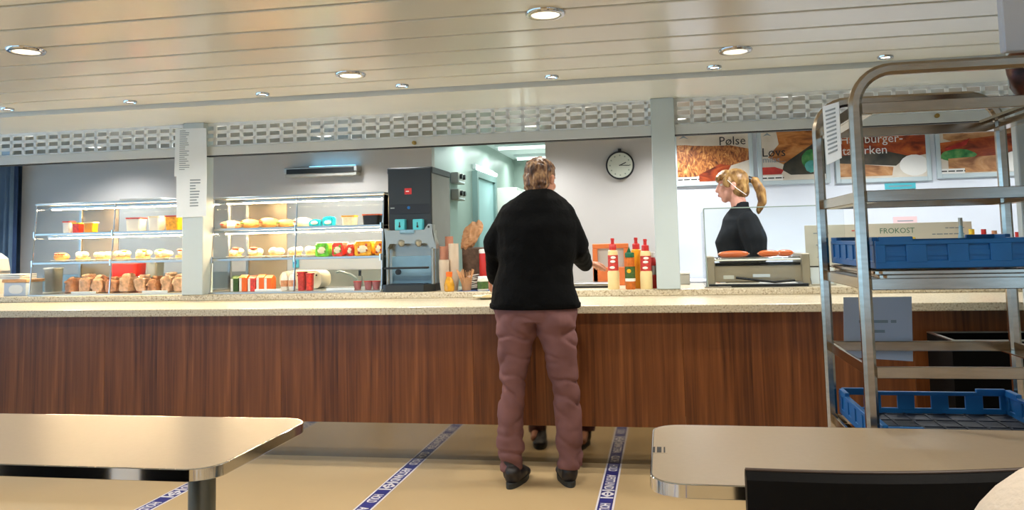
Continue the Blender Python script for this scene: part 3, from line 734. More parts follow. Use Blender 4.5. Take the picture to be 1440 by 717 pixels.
# red tub and grey tins behind them
def tub(px, py0, py1, w, d, Y, m, lid, label, cat='tub', name='food_tub', tap=.9, base=None):
    p = at(px, py1, Y=Y); z0 = base if base is not None else p.z; h = at(px, py0, Y=Y).z - z0
    t = thing(name, label, cat, (p.x, Y, z0))
    b = MB(); pr = []
    b.prism(rrect(p.x-w/2*tap, p.x+w/2*tap, Y-d/2*tap, Y+d/2*tap, min(w, d)*.18), z0, z0+h)
    top = [v for v in b.bm.verts if v.co.z > z0+h-.001]
    for v in top: v.co.x = p.x+(v.co.x-p.x)/tap; v.co.y = Y+(v.co.y-Y)/tap
    b.build('tub_body', m, t, True)
    b = MB(); b.prism(rrect(p.x-w/2-.004, p.x+w/2+.004, Y-d/2-.004, Y+d/2+.004, min(w, d)*.2), z0+h, z0+h+.01); b.build('lid', lid, t, True); return t
tub(181, 372, 398, .23, .16, 5.98, 'red', 'redprint', 'red plastic tub behind the wrapped sandwiches in the left case', base=ZB)
tub(218, 369, 398, .10, .12, 5.99, 'machgrey', 'plate', 'grey tub beside the red tub in the left case', base=ZB)
tub(75, 378, 403, .10, .12, 5.9, 'socket', 'plate', 'small grey tub in the bottom left corner of the left case', base=ZB)
# upper shelf of the left case
tub(97, 313, 320, .07, .07, 5.78, 'plate', 'redprint', 'small white and red tub, leftmost on the upper shelf of the left case', base=Z1)
tub(110, 315, 320, .07, .06, 5.76, 'redcup', 'egg', 'small red and yellow salad tub on the upper shelf of the left case', base=Z1)
tub(128, 314, 320, .09, .07, 5.76, 'mustard', 'eggwhite', 'small yellow salad tub on the upper shelf of the left case', base=Z1)
tub(192, 308, 320, .13, .1, 5.78, 'plate', 'redprint', 'white and red salad box on the upper shelf of the left case', base=Z1)
tub(221, 306, 320, .10, .1, 5.78, 'plate', 'eggwhite', 'plain white salad box on the upper shelf of the left case', base=Z1)
tub(246, 305, 320, .12, .1, 5.78, 'orangecup', 'redprint', 'orange salad box on the upper shelf of the left case beside the post', base=Z1)
# upper shelf of the right case: wraps, napkin-wrapped baguettes, blue-papered rolls
def baguette(px, Y, z, ln, r, m, label, ang, seed, band=None):
    x = xat(px, Y, 312); t = thing('filled_baguette', label, 'baguette', (x, Y, z), 'baguettes on the upper shelf of the right case')
    d = Vector((math.cos(ang), math.sin(ang), 0)); c_ = Vector((x, Y, z+r*1.06)); n = 9
    rr = [r*(.35+.65*math.sin(PI*(k+.5)/n)**.45) for k in range(n)]
    MB().tube([c_+d*ln*(k/(n-1)-.5) for k in range(n)], r, 12, rr).build('crust', m, t, True)
    b = MB()
    for k in range(4): b.ell(c_+d*ln*(k/4-.37)+Vector((0, -r*.75, .006)), (.018, .010, .007), seg=8)
    b.build('filling', 'lettuce' if seed % 2 else 'tomato', t, True)
    if band: MB().cyl(c_-d*ln*.2, c_+d*ln*.2, r*1.04, seg=14, cap=False).build('paper_band', band, t, True)
    return t
for i, (px, m_, bd, lb) in enumerate(((325, 'sandwich2', 'paper', 'dark filled baguette, leftmost on the upper shelf of the right case'), (352, 'bread', None, 'filled baguette, second from the left on the upper shelf of the right case'),
        (378, 'bread', None, 'filled baguette, third from the left on the upper shelf of the right case'), (402, 'bread', None, 'filled baguette, fourth from the left on the upper shelf of the right case'),
        (426, 'eggwhite', 'napkin', 'filled baguette in a white paper band on the upper shelf of the right case'))):
    baguette(px, 5.80, Z1, .15, .032+.004*(i % 3), m_, lb, .5 if i == 0 else 1.1, i, bd)
for i, (px, lb) in enumerate(((444, 'turquoise packet, left one on the upper shelf of the right case'), (463, 'turquoise packet, taller right one on the upper shelf of the right case'))):
    x = xat(px, 5.78, 312); t = thing('snack_packet', lb, 'packet', (x, 5.78, Z1), 'turquoise packets')
    b = MB(); b.prism([(x-.045, Z1), (x+.045, Z1), (x+.05, Z1+.05+.02*i), (x, Z1+.06+.02*i), (x-.05, Z1+.045+.02*i)], 5.755, 5.80, 'y')
    bmesh.ops.bevel(b.bm, geom=b.bm.edges[:], offset=.008, segments=2, affect='EDGES'); b.build('pouch', 'cyanp', t, True)
    b = MB(); b.ell((x, 5.752, Z1+.03), (.028, .006, .014), seg=12); b.build('label_patch', 'plate', t, True)
tub(492, 305, 314, .10, .09, 5.78, 'eggwhite', 'orangecup', 'pale box with orange lid on the upper shelf of the right case', base=Z1)
tub(524, 303, 314, .13, .10, 5.78, 'black', 'orangeprint', 'dark box with orange-red lid on the upper shelf of the right case', base=Z1)
# fruit cups on the lower shelf of the right case
def fruit_cup(px, w, h, m, label):
    x = xat(px, 5.72, 350); t = thing('fruit_cup', label, 'cup', (x, 5.72, Z2), 'colourful cups in the right case')
    b = MB(); b.prism(rrect(x-w/2, x+w/2, Z2+.001, Z2+h, .018, 4), 5.66, 5.78, 'y'); bmesh.ops.bevel(b.bm, geom=[e for e in b.bm.edges if abs(e.verts[0].co.y-e.verts[1].co.y) < 1e-5], offset=.006, segments=1, affect='EDGES')
    b.build('cup_body', m, t, True)
    b = MB(); b.ell((x, 5.656, Z2+h*.48), (w*.30, .004, h*.26), seg=16); b.build('picture_label', 'eggwhite', t, True)
    b = MB()
    for k in range(4): b.ell((x+w*(.22 if k % 2 else -.2), 5.657, Z2+h*(.25+.17*k)), (.010, .004, .010), seg=8)
    b.build('fruit_marks', 'lettuce' if 'green' in label else 'tomato', t, True)
    MB().box(x-w*.42, x+w*.42, 5.66, 5.78, Z2+h, Z2+h+.006, .002).build('lid', 'plate', t); return t
fruit_cup(457, .105, .098, 'greencup', 'bright green fruit cup on the lower shelf of the right case')
fruit_cup(479, .09, .098, 'redcup', 'red fruit cup on the lower shelf of the right case, beside the green one')
fruit_cup(496, .055, .085, 'redcup', 'narrow red pouch between the red and orange cups')
fruit_cup(514, .13, .104, 'orangecup', 'large orange fruit cup at the right of the lower shelf in the right case')
fruit_cup(536, .062, .104, 'mustard', 'deep yellow cup at the far right end of the lower shelf')
# bottom of the right case: cartons, toaster, pots
def carton(px, w, h, m, cap, label, Y=5.66):
    x = xat(px, Y, 400); t = thing('drink_carton', label, 'carton', (x, Y, ZB), 'drink cartons at the bottom of the right case')
    b = MB(); b.prism([(Y-.035, ZB), (Y+.035, ZB), (Y+.035, ZB+h*.82), (Y, ZB+h), (Y-.035, ZB+h*.82)], x-w/2, x+w/2, 'x'); b.build('carton_body', m, t)
    MB().box(x-w*.5, x-w*.18, Y-.037, Y-.034, ZB, ZB+h*.8).build('stripe', cap, t); return t
for i, (px, m_) in enumerate(((333, 'greenlabel'), (345, 'orange'), (357, 'redcup'), (369, 'orange'), (380, 'orange'))):
    carton(px, .058, .115+.006*(i % 2), m_, 'plate', ('leftmost green and white striped drink carton' if i == 0 else '%s drink carton from the left, orange-red with a white stripe' % lb6[i]))
for i, px in enumerate((400, 411)):
    x = xat(px, 5.66, 400); t = thing('milk_bottle', 'small white bottle with brown print, %s of the pair beside the orange cartons' % ('left' if i == 0 else 'right'), 'bottle', (x, 5.66, ZB), 'white bottles in the right case')
    MB().lathe([(.024, 0), (.026, .004), (.026, .085), (.018, .11), (.015, .118), (.015, .126), (0, .127)], (x, 5.66, ZB), 18).build('bottle_body', 'plate', t, True)
    MB().lathe([(.0268, .03), (.0268, .075)], (x, 5.66, ZB), 18).build('label_band', 'sandwich2', t, True)
    MB().lathe([(.016, .118), (.016, .134), (0, .135)], (x, 5.66, ZB), 14).build('cap', 'plate', t, True)
tub(425, 384, 406, .05, .06, 5.66, 'redprint', 'red', 'dark red jar beside the white bottles in the right case', base=ZB)
tub(436, 386, 406, .045, .05, 5.66, 'redcup', 'red', 'small red jar in front of the toaster', base=ZB)
x = xat(428, 5.95, 385); t = thing('bread_box', 'rounded cream bread box with dark holes at the back of the right case', 'box', (x, 5.95, ZB))
b = MB(); b.prism(rrect(x-.17, x+.17, ZB, ZB+.135, .055, 6), 5.88, 6.06, 'y'); b.build('box_body', 'menu', t, True)
b = MB()
for k in range(6): b.cyl((x-.02+.03*k, 5.882, ZB+.10), (x-.02+.03*k, 5.876, ZB+.10), .007, seg=8)
b.build('vent_holes', 'inkblack', t)
for i, px in enumerate((503, 518, 529)):
    x = xat(px, 5.68, 398); t = thing('dessert_pot', ('pink dessert pot, left one of three by the drinks machine', 'pink dessert pot, middle one of three by the drinks machine', 'pink dessert pot, right one of three by the drinks machine')[i], 'pot', (x, 5.68, ZB), 'dessert pots in the right case')
    MB().lathe([(.022, 0), (.03, .05), (.03, .054), (0, .054)], (x, 5.68, ZB), 16).build('pot_cup', 'pink', t, True)
    MB().lathe([(.032, .054), (.032, .060), (0, .061)], (x, 5.68, ZB), 16).build('lid', 'redprint', t, True)
# tap over the sink behind the right case
p = at(506, 394, Y=6.95); t = thing('kitchen_tap', 'chrome swan-neck tap behind the right display case', 'tap', (p.x, 6.95, .9))
MB().cyl((p.x, 6.95, .9), (p.x, 6.95, 1.04), .026, seg=16).build('tap_body', 'machgrey', t, True)
MB().tube([(p.x, 6.95, 1.0), (p.x-.08, 6.92, 1.06), (p.x-.17, 6.9, 1.085), (p.x-.20, 6.9, 1.075)], .011).build('spout', 'machgrey', t, True)
MB().tube([(p.x, 6.95, 1.04), (p.x+.01, 6.93, 1.09)], .013).build('lever', 'black', t, True)
p = at(488, 390, Y=6.95); t = thing('dish_cloth', 'light blue cloth lying by the tap', 'cloth', (p.x, 6.9, .9)); b = MB(); b.prism(rrect(p.x-.16, p.x+.12, 6.80, 6.98, .03), .9, .93); b.build('cloth_fold', 'cyan', t, True)
# blue hand-wipes stickers on the wall
for i, (px, py, lb) in enumerate(((370, 347, 'left small blue switch on the wall behind the right case'), (393, 346, 'middle small blue switch on the wall behind the right case'), (416, 349, 'right larger blue switch on the wall behind the right case'))):
    q = at(px, py+(18 if i < 2 else 20), Y=BW-.01)
    t = thing('wall_switch', lb, 'switch', q, 'blue switches on the wall')
    MB().box(q.x-.03, q.x+.03, BW-.02, BW, q.z-.03-.02*(i == 2), q.z+.03, .004).build('plate_frame', 'cyan', t)
    MB().box(q.x-.016, q.x+.016, BW-.027, BW-.02, q.z-.016, q.z+.016, .003).build('rocker', 'cratedark' if i == 2 else 'paper', t)

# ================================================================ LEFT CORNER OF THE WORKTOP
p = at(22, 414, Y=5.6); x = p.x
t = thing('carton_box', 'grey box with a big white oval sticker at the left end of the worktop', 'box', (x, 5.66, RZ))
MB().box(x-.11, x+.09, 5.60, 5.78, RZ, RZ+.105, .004).build('box_body', 'paper2', t)
b = MB(); b.prism([(x+.0+.062*math.cos(a)*abs(math.cos(a))**-.4 if abs(math.cos(a)) > .01 else x, RZ+.052+.034*math.sin(a)) for a in [2*PI*k/28 for k in range(28)]], 5.598, 5.6, 'y'); b.build('oval_sticker', 'plate', t)
MB().box(x-.12, x+.10, 5.59, 5.79, RZ+.105, RZ+.13, .005).build('lid', 'wood', t)
t = thing('plate_stack', 'flat stack of white trays on the box at the left end', 'tray', (x-.06, 5.68, RZ+.13))
for k in range(3): MB().prism(rrect(x-.20, x+.04, 5.6, 5.78, .02), RZ+.131+.014*k, RZ+.141+.014*k).build('tray', 'plate', t)
p = at(-8, 372, Y=6.0)
t = thing('cream_canister', 'cream rounded canister cut off by the left edge', 'canister', (p.x, 6.0, RZ))
MB().lathe([(.11, 0), (.115, .02), (.115, .20), (.10, .29), (.05, .335), (0, .345)], (p.x, 6.0, RZ), 28).build('canister_body', 'cream', t, True)
MB().lathe([(.117, .17), (.117, .19)], (p.x, 6.0, RZ), 28).build('band', 'steel', t, True)

# ================================================================ DRINKS MACHINE
mx0, mx1 = xat(546, 5.62, 330), xat(607.5, 5.62, 330); zt = at(576, 236, Y=5.62).z
t = thing('drinks_machine', 'black juice and coffee dispenser with cyan tap heads, right of the glass cases', 'dispenser', ((mx0+mx1)/2, 5.8, RZ))
ty = 5.62; zc = at(576, 327, Y=ty).z
b = MB(); b.box(mx0, mx1, ty, ty+.5, zc, zt, .006); b.build('cabinet_front', 'machine', t)
MB().box(mx1-.001, mx1+.003, ty+.01, ty+.5, RZ+.05, zt-.045).build('side_panel', 'machside', t, label='lighter grey side panel')
MB().box(mx0-.004, mx1+.008, ty+.004, ty+.51, zt-.04, zt+.004, .004).build('top_lid', 'machine', t)
lc = at(574, 269, Y=ty)
MB().box(lc.x-.026, lc.x+.026, ty-.003, ty, lc.z-.022, lc.z+.022).build('brand_sticker', 'red', t, label='red square sticker with white script')
text((3,), .022, 'plate', facing((lc.x, ty-.0036, lc.z)) @ Matrix.Shear('XY', 4, (.25, 0)), t, bold=.001)
bl = at(575, 292, Y=ty); b = MB(); b.cyl((bl.x, ty+.004, bl.z), (bl.x, ty-.006, bl.z), .011, seg=14); b.build('blue_button', 'cratedark', t, True)
MB().box(mx0+.012, mx1-.012, ty-.003, ty, bl.z-.045, bl.z+.025, .001).build('display_strip', 'black', t)
MB().box(mx0+.02, mx0+.05, ty-.005, ty-.002, bl.z-.004, bl.z+.004).build('indicator', 'machgrey', t)
for px in (562.5, 587.5):
    a = at(px, 316, Y=ty-.04)
    b = MB(); b.box(a.x-.036, a.x+.036, ty-.05, ty+.02, a.z-.04, a.z+.04, .005); h_ = b.build('tap_head', 'cyan', t)
    b = MB(); b.cyl((a.x, ty-.052, a.z-.012), (a.x, ty-.05, a.z-.012), .008, seg=10); b.box(a.x-.003, a.x+.003, ty-.053, ty-.05, a.z-.012, a.z+.018); b.build('arrow_mark', 'inkblack', h_)
# steel bib with ears below the heads
z0, z1 = RZ+.055, zc+.012
b = MB(); b.prism([(mx0-.01, z1+.02), (mx0+.02, z1+.005), (mx1-.04, z1+.005), (mx1-.01, z1+.045), (mx1+.018, z1+.04), (mx1+.02, z1-.02), (mx1+.045, z1-.10), (mx1+.045, z1-.13), (mx1+.0, z1-.125), (mx1-.02, z1-.09), (mx0+.03, z1-.09), (mx0+.012, z1-.125), (mx0+.0, z1-.13), (mx0-.0, z1-.08)], ty-.06, ty+.02, 'y')
bmesh.ops.triangulate(b.bm, faces=b.bm.faces[:]); b.build('front_bib', 'machgrey', t)
MB().cyl((mx1-.006, ty-.062, z1+.024), (mx1-.006, ty-.058, z1+.024), .008, seg=12).build('bib_screw', 'inkblack', t)
for px in (566, 590):
    a = at(px, 341, Y=ty-.03)
    MB().lathe([(.012, -.03), (.028, -.012), (.03, .01), (.02, .02), (0, .02)], (a.x, ty-.045, a.z), 16).build('nozzle', 'machgrey', t, True)
MB().box((mx0+mx1)/2-.055, (mx0+mx1)/2+.055, ty-.075, ty-.06, z1-.02, z1+.008, .006).build('window', 'machblue', t, label='blue reflecting window')
for x, nm in ((mx0+.012, 1), (mx1+.018, 2)):
    MB().sweep([(x, ty-.045, RZ+.045), (x, ty-.045, z1-.12)], .022, .03, (0, 1, 0)).build('pillar', 'machgrey', t)
MB().box(mx0+.0, mx1+.02, ty+.02, ty+.05, RZ+.04, z1).build('back_plate', 'machgrey', t)
zm = at(580, 360, Y=ty).z
MB().box(mx0+.026, mx1+.004, ty+.0, ty+.02, RZ+.05, zm, .002).build('blue_back', 'machblue', t, label='pale blue splash plate')
zb_ = at(585, 376, Y=ty-.03).z
MB().box(mx0-.0, mx1-.01, ty-.10, ty-.05, zb_-.008, zb_+.006, .003).build('cup_rest', 'black', t)
MB().cyl((mx0+.085, ty-.05, zb_-.03), (mx0+.085, ty-.03, zb_-.03), .02, seg=16).build('sensor', 'black', t, True)
pts = [(mx0-.01, ty+.5), (mx0-.01, ty-.10), (mx0+.02, ty-.13), (mx1-.03, ty-.13), (mx1+.035, ty-.05), (mx1+.035, ty+.5)]
MB().prism(pts, RZ+.001, RZ+.05).build('drip_base', 'machine', t)
MB().box(mx0+.03, mx1-.03, ty-.11, ty-.0, RZ+.05, RZ+.055).build('drip_grate', 'black', t)
# steel milk jug left of the machine
p = at(549, 400, Y=5.55)
# ================================================================ CUPS, STICKS, BAGS
def cup_stack(px, py_top, Y, r, m, n, label):
    x = xat(px, Y, 390); H = at(px, py_top, Y=Y).z-RZ; t = thing('cup_stack', label, 'cup stack', (x, Y, RZ), 'stacks of paper cups')
    h = .085; st = (H-h)/max(1, n-1)
    for k in range(n):
        z = RZ+k*st
        MB().lathe([(r*.72, z), (r, z+h), (r*1.04, z+h), (r*1.04, z+h+.003), (r*.95, z+h+.003), (r*.68, z+.004)], (x, Y, 0), 20).build('cup', m, t, True)
    return t
cup_stack(638.5, 343, 5.62, .036, 'cupc', 17, 'tallest stack of beige paper cups right of the drinks machine')
cup_stack(625, 366, 5.575, .036, 'cupc', 11, 'lower front stack of beige paper cups right of the drinks machine')
cup_stack(632.5, 333, 5.75, .030, 'cupr', 19, 'tall rear stack of rose-brown cups behind the beige ones')
cup_stack(624.5, 347, 5.66, .030, 'cupr', 16, 'rose-brown cup stack nearest the drinks machine side')
x = xat(632.5, 5.52, 395); t = thing('syrup_bottle', 'small amber bottle with a bright orange cap in front of the cups', 'bottle', (x, 5.52, RZ))
MB().lathe([(.028, 0), (.034, .006), (.036, .045), (.026, .078), (.020, .095), (.018, .105), (0, .106)], (x, 5.505, RZ), 22).build('bottle_body', 'amber', t, True)
MB().lathe([(.021, .102), (.022, .132), (.018, .135), (0, .135)], (x, 5.505, RZ), 18).build('cap', 'orange', t, True)
x = xat(656, 5.58, 395); t = thing('stirrer_cup', 'brown cup crammed with wooden stirrers', 'cup', (x, 5.58, RZ))
MB().lathe([(.030, 0), (.040, .085), (.043, .087), (.040, .09), (.036, .085), (.028, .004), (0, .004)], (x, 5.58, RZ), 20).build('cup', 'kraft', t, True)
for k in range(16):
    a = 2*PI*k/16+.3; rr = .012+.018*(k % 3)/2; d = Vector((math.cos(a)*.35, math.sin(a)*.3, 1)).normalized(); b0 = Vector((x+rr*math.cos(a)*.6, 5.58+rr*math.sin(a)*.6, RZ+.01))
    MB().sweep([b0, b0+d*(.125+.01*(k % 3))], .009, .002, (math.sin(a), -math.cos(a), 0), bev=False).build('stirrer', 'wood', t)
x = xat(657, 5.72, 330)
t = thing('paper_bag', 'crumpled brown paper bag propped above the napkins', 'paper bag', (x, 5.78, RZ))
b = MB(); zt_ = at(665, 311, Y=5.78).z; zbb = at(650, 348, Y=5.78).z
bmesh.ops.create_icosphere(b.bm, subdivisions=4, radius=1)
for v in b.bm.verts:
    u = v.co.copy(); w_ = .062+.034*max(0, u.z)
    v.co = Vector((x+.012+u.x*w_+u.z*.045, 5.80+u.y*(.045-.02*u.z), (zt_+zbb)/2-.012+u.z*(zt_-zbb)*.56))
    v.co += u*(.016*noise.cell(v.co*26) if False else .018*noise.noise(Vector((v.co.x*34, v.co.y*20, v.co.z*16)))+.009*noise.noise(v.co*60))
b.build('bag_sheet', 'kraft', t, False)
b = MB(); b.box(x-.06, x+.10, 5.76, 5.88, RZ, zbb+.0, .012, 2)
for v in b.bm.verts: v.co += Vector((1, 1, 0))*noise.noise(v.co*20)*.02
b.build('folded_base', 'basket', t)
t = thing('napkin_pile', 'untidy heap of white napkins beside the stirrers', 'napkins', (x+.05, 5.715, RZ)); b = MB(); rnd = random.Random(9)
for k in range(9):
    a_ = rnd.uniform(-.5, .5); q = Matrix.Rotation(a_, 3, 'Z') @ Matrix.Rotation(rnd.uniform(-.35, .35), 3, 'Y')
    n0 = len(b.bm.verts); b.box(-.048, .048, -.034, .034, -.004, .004, .003); b.xform_new(n0, Matrix.Translation((x+.05+rnd.uniform(-.012, .012), 5.715, RZ+.012+.011*k)) @ q.to_4x4())
b.build('napkins', 'napkin', t)
x = xat(683, 5.68, 370); t = thing('red_tin', 'bright red canister standing at the customer\'s left elbow', 'canister', (x, 5.68, RZ))
zz = at(683, 350, Y=5.68).z-RZ
MB().lathe([(.042, 0), (.045, .005), (.045, zz-.02), (.038, zz-.012), (0, zz-.010)], (x, 5.68, RZ), 24).build('canister_body', 'red', t, True)
MB().lathe([(.046, zz-.03), (.047, zz-.008), (.04, zz), (0, zz)], (x, 5.68, RZ), 24).build('lid', 'plate', t, True)
x = xat(679, 5.53, 395); t = thing('glass_jar', 'squat white-labelled jar with a dark tilted lid beside the customer', 'jar', (x, 5.53, RZ))
MB().lathe([(.034, 0), (.038, .006), (.038, .075), (.03, .085), (0, .086)], (x, 5.53, RZ), 20).build('jar_body', 'menu', t, True)
MB().lathe([(.0388, .015), (.0388, .065)], (x, 5.53, RZ), 20).build('label_band', 'greenlabel', t, True)
MB().lathe([(.034, .084), (.034, .10), (0, .101)], (x, 5.53, RZ), 20).build('lid', 'paper', t, True)
x = xat(650, 5.55, 403); t = thing('blue_mat', 'dark blue mat under the stirrer cup', 'mat', (x+.06, 5.6, RZ)); MB().prism(rrect(x-.03, x+.20, 5.49, 5.70, .02), RZ, RZ+.0015).build('mat_sheet', 'curtain', t)
# plate on the tray slide
p = at(684, 416, Z=TZ+.01); p.y -= .14; p.x += .02; t = thing('dinner_plate', 'cream plate on the tray slide half hidden by the customer', 'plate', (p.x, p.y, TZ))
MB().lathe([(.06, 0), (.065, .004), (.11, .018), (.112, .022), (.065, .009), (0, .008)], (p.x+.03, p.y, TZ), 32).build('dish', 'eggwhite', t, True)
MB().lathe([(.06, .009), (.045, .02), (0, .026)], (p.x+.03, p.y, TZ), 18).build('food', 'bread', t, True)

# ================================================================ SAUCES, BOARD AND TRAY RIGHT OF THE CUSTOMER
def sauce(px, pyt, Y, r, body, label, w2=None, lab='redprint', fill=.5):
    x = xat(px, Y, 395); H = at(px, pyt, Y=Y).z-RZ
    t = thing('sauce_bottle', label, 'bottle', (x, Y, RZ), 'squeezy sauce bottles')
    h = H-.075
    MB().lathe([(r*.94, 0), (r, .006), (r*1.0, h*.42), (r*.9, h*.46), (r*.86, h*.9), (r*.8, h*.97), (r*.5, h), (0, h)], (x, Y, RZ), 24).build('bottle_body', body, t, True)
    if lab: MB().lathe([(r*.905, h*.47), (r*.875, h*.86)], (x, Y, RZ), 24).build('label_band', lab, t, True); 
    if lab:
        for k, z in enumerate((.55, .70, .8)):
            b = MB(); b.ell((x+.004*(k-1), Y-r*.9, RZ+h*z), (r*.45, .003, h*.035), seg=12); b.build('label_script', 'plate', t, True)
    MB().lathe([(r*.62, h-.004), (r*.62, h+.03), (r*.5, h+.036), (r*.30, h+.036), (r*.28, h+.06), (r*.33, h+.062), (r*.3, h+.075), (0, h+.076)], (x, Y, RZ), 18).build('nozzle_cap', 'red', t, True)
    return t
sauce(863, 335, 5.53, .039, 'mayo', 'cream mayonnaise bottle with red cap, left one standing apart')
sauce(909, 336, 5.51, .040, 'mayo', 'cream mayonnaise bottle with red cap, right one beside the post')
sauce(896, 334, 5.60, .040, 'mustard', 'mustard-yellow sauce bottle with red cap behind the jar', lab=None)
x = xat(886.5, 5.50, 395); t = thing('relish_jar', 'brown relish bottle with green lid and dark label between the sauces', 'jar', (x, 5.50, RZ)); H = at(886, 355, Y=5.5).z-RZ
MB().lathe([(.030, 0), (.033, .005), (.033, H*.45), (.030, H*.5), (.031, H*.82), (.026, H*.88), (0, H*.88)], (x, 5.50, RZ), 22).build('jar_body', 'relish', t, True)
MB().lathe([(.0336, H*.28), (.0336, H*.62)], (x, 5.50, RZ), 22).build('label_band', 'greenlabel', t, True)
MB().lathe([(.0342, H*.22), (.0342, H*.30)], (x, 5.50, RZ), 22).build('label_foot', 'plate', t, True)
MB().lathe([(.031, H*.87), (.031, H*.97), (.028, H), (0, H)], (x, 5.50, RZ), 22).build('lid', 'greenlid', t, True)
b = MB(); b.ell((x-.006, 5.465, RZ+H*.50), (.014, .003, .014), seg=12); b.build('label_picture', 'orangecup', t, True)
b = MB(); b.prism([(x-.02, RZ+H), (x+.01, RZ+H), (x-.002, RZ+H+.04)], 5.49, 5.51, 'y'); b.build('spout', 'greenlid', t)
x = xat(918, 5.62, 395); t = thing('ketchup_bottle', 'dark red ketchup bottle half hidden by the right post', 'bottle', (x, 5.62, RZ))
MB().lathe([(.034, 0), (.036, .01), (.034, .16), (.02, .20), (.016, .21), (0, .21)], (x, 5.62, RZ), 22).build('bottle_body', 'red', t, True)
MB().lathe([(.022, .205), (.022, .24), (0, .241)], (x, 5.62, RZ), 18).build('cap', 'plate', t, True)
MB().lathe([(.0365, .09), (.0355, .15)], (x, 5.62, RZ), 22).build('label_band', 'steel', t, True)
# orange framed board behind
a, c_ = at(833, 343, Y=6.0), at(885, 383, Y=6.0)
t = thing('orange_tray', 'orange-brown framed tray leaning up behind the sauces', 'tray', ((a.x+c_.x)/2, 6.0, RZ))
b = MB(); fw = .035; zt_ = a.z; zl_ = RZ+.012
b.box(a.x, c_.x, 5.99, 6.02, zt_-fw, zt_, .004); b.box(a.x, a.x+fw, 5.99, 6.02, zl_, zt_-fw, .003); b.box(c_.x-fw, c_.x, 5.99, 6.02, zl_, zt_-fw, .003); b.box(a.x, c_.x, 5.99, 6.02, RZ, zl_+.12, .004)
b.build('tray_frame', 'brownlbl', t); MB().box(a.x+.01, c_.x-.01, 6.015, 6.022, RZ+.02, zt_-.01).build('tray_bottom', 'wall', t)
p = at(822, 388, Y=5.75)
t = thing('hot_plate', 'low steel hot plate with dark front on the worktop right of the customer', 'hot plate', (p.x, 5.8, RZ))
MB().box(at(806, 390, Y=5.7).x, at(856, 390, Y=5.7).x, 5.70, 5.92, RZ, RZ+.035, .004).build('plate_body', 'steel', t)
MB().box(at(806, 390, Y=5.7).x+.005, at(856, 390, Y=5.7).x-.005, 5.695, 5.70, RZ+.002, RZ+.014).build('vent_slot', 'dark', t)
p = at(960, 388, Y=6.0); t = thing('card_reader', 'small beige box behind the right post', 'box', (p.x, 6.0, RZ))
MB().box(p.x-.04, p.x+.05, 5.98, 6.06, RZ, RZ+.075, .005).build('casing', 'socket', t); MB().box(p.x-.045, p.x+.055, 5.97, 6.07, RZ+.075, RZ+.09, .003).build('lid', 'plate', t)

# ================================================================ HOT DOG GRILL UNDER GLASS SCREEN
gx0, gx1 = xat(996, 5.62, 390), xat(1140, 5.62, 390); gz = at(1060, 291.5, Y=5.56).z
t = thing('glass_screen', 'clear glass sneeze screen standing around the sausage grill', 'glass screen', ((gx0+gx1)/2, 5.56, RZ))
xl, xr = xat(989, 5.54, 292), xat(1186, 5.54, 292)
b = MB(); b.prism([(gx0-.01, RZ+.005), (xr, RZ+.005), (xr, gz), (xl, gz)], 5.54, 5.546, 'y'); b.build('front_pane', 'glassg', t)
b = MB(); b.prism([(5.546, RZ+.005), (6.0, RZ+.005), (6.0, gz-.02), (5.546, gz)], xl, xl+.005, 'x'); b.build('side_pane', 'glassg', t)
ge = M['glass_edge'] = mat('glass_edge', '#93a59c', .2, spec=.6)
MB().sweep([(xl, 5.543, gz), (xr, 5.543, gz)], .007, .008).build('top_edge', 'glass_edge', t)
MB().sweep([(gx0-.01, 5.543, RZ), (xl, 5.543, gz)], .006, .008).build('left_edge', 'glass_edge', t)
MB().box(gx0-.03, gx0+.14, 5.53, 5.57, RZ, RZ+.01, .002).build('foot', 'chrome', t)
t = thing('sausage_grill', 'steel hot dog grill with pale top tray behind the glass screen', 'grill', ((gx0+gx1)/2, 5.8, RZ))
zt_ = at(1060, 364, Y=5.64).z
MB().box(gx0+.01, gx1-.01, 5.66, 5.98, RZ+.03, zt_-.03, .004).build('grill_body', 'grillsteel', t)
MB().box(gx0+.0, gx0+.045, 5.62, 6.0, RZ+.01, zt_+.02, .004).build('side_cheek', 'grillsteel', t)
MB().box(gx1-.05, gx1, 5.62, 6.0, RZ+.01, zt_+.03, .004).build('side_cheek', 'grillsteel', t)
MB().box(gx0+.05, gx1-.055, 5.62, 5.98, zt_-.012, zt_-.002, .003).build('top_tray', 'menu', t)
MB().box(gx0+.05, gx1-.055, 5.655, 5.66, zt_-.045, zt_-.028).build('shadow_slot', 'dark', t)
for k in range(6): MB().cyl((gx0+.05, 5.66+.055*k, zt_+.0), (gx1-.055, 5.66+.055*k, zt_+.0), .012, seg=12).build('roller', 'chrome', t, True)
MB().box(gx0+.10, gx0+.17, 5.655, 5.66, RZ+.05, RZ+.075).build('switch_plate', 'menu', t); MB().box(gx0+.29, gx0+.40, 5.655, 5.66, RZ+.06, RZ+.08).build('rating_plate', 'paper', t)
MB().tube([(gx0+.18, 5.63, RZ+.06), (gx0+.30, 5.60, RZ+.045), (gx0+.42, 5.60, RZ+.03), (gx1-.1, 5.60, RZ+.04)], .008).build('power_cable', 'black', t, True)
t2 = thing('black_rail', 'flat black rail lying along the foot of the glass screen', 'rail', ((gx0+gx1)/2, 5.58, RZ)); MB().box(gx0+.0, gx1-.02, 5.572, 5.592, RZ+.001, RZ+.022, .004).build('rail_bar', 'black', t2)
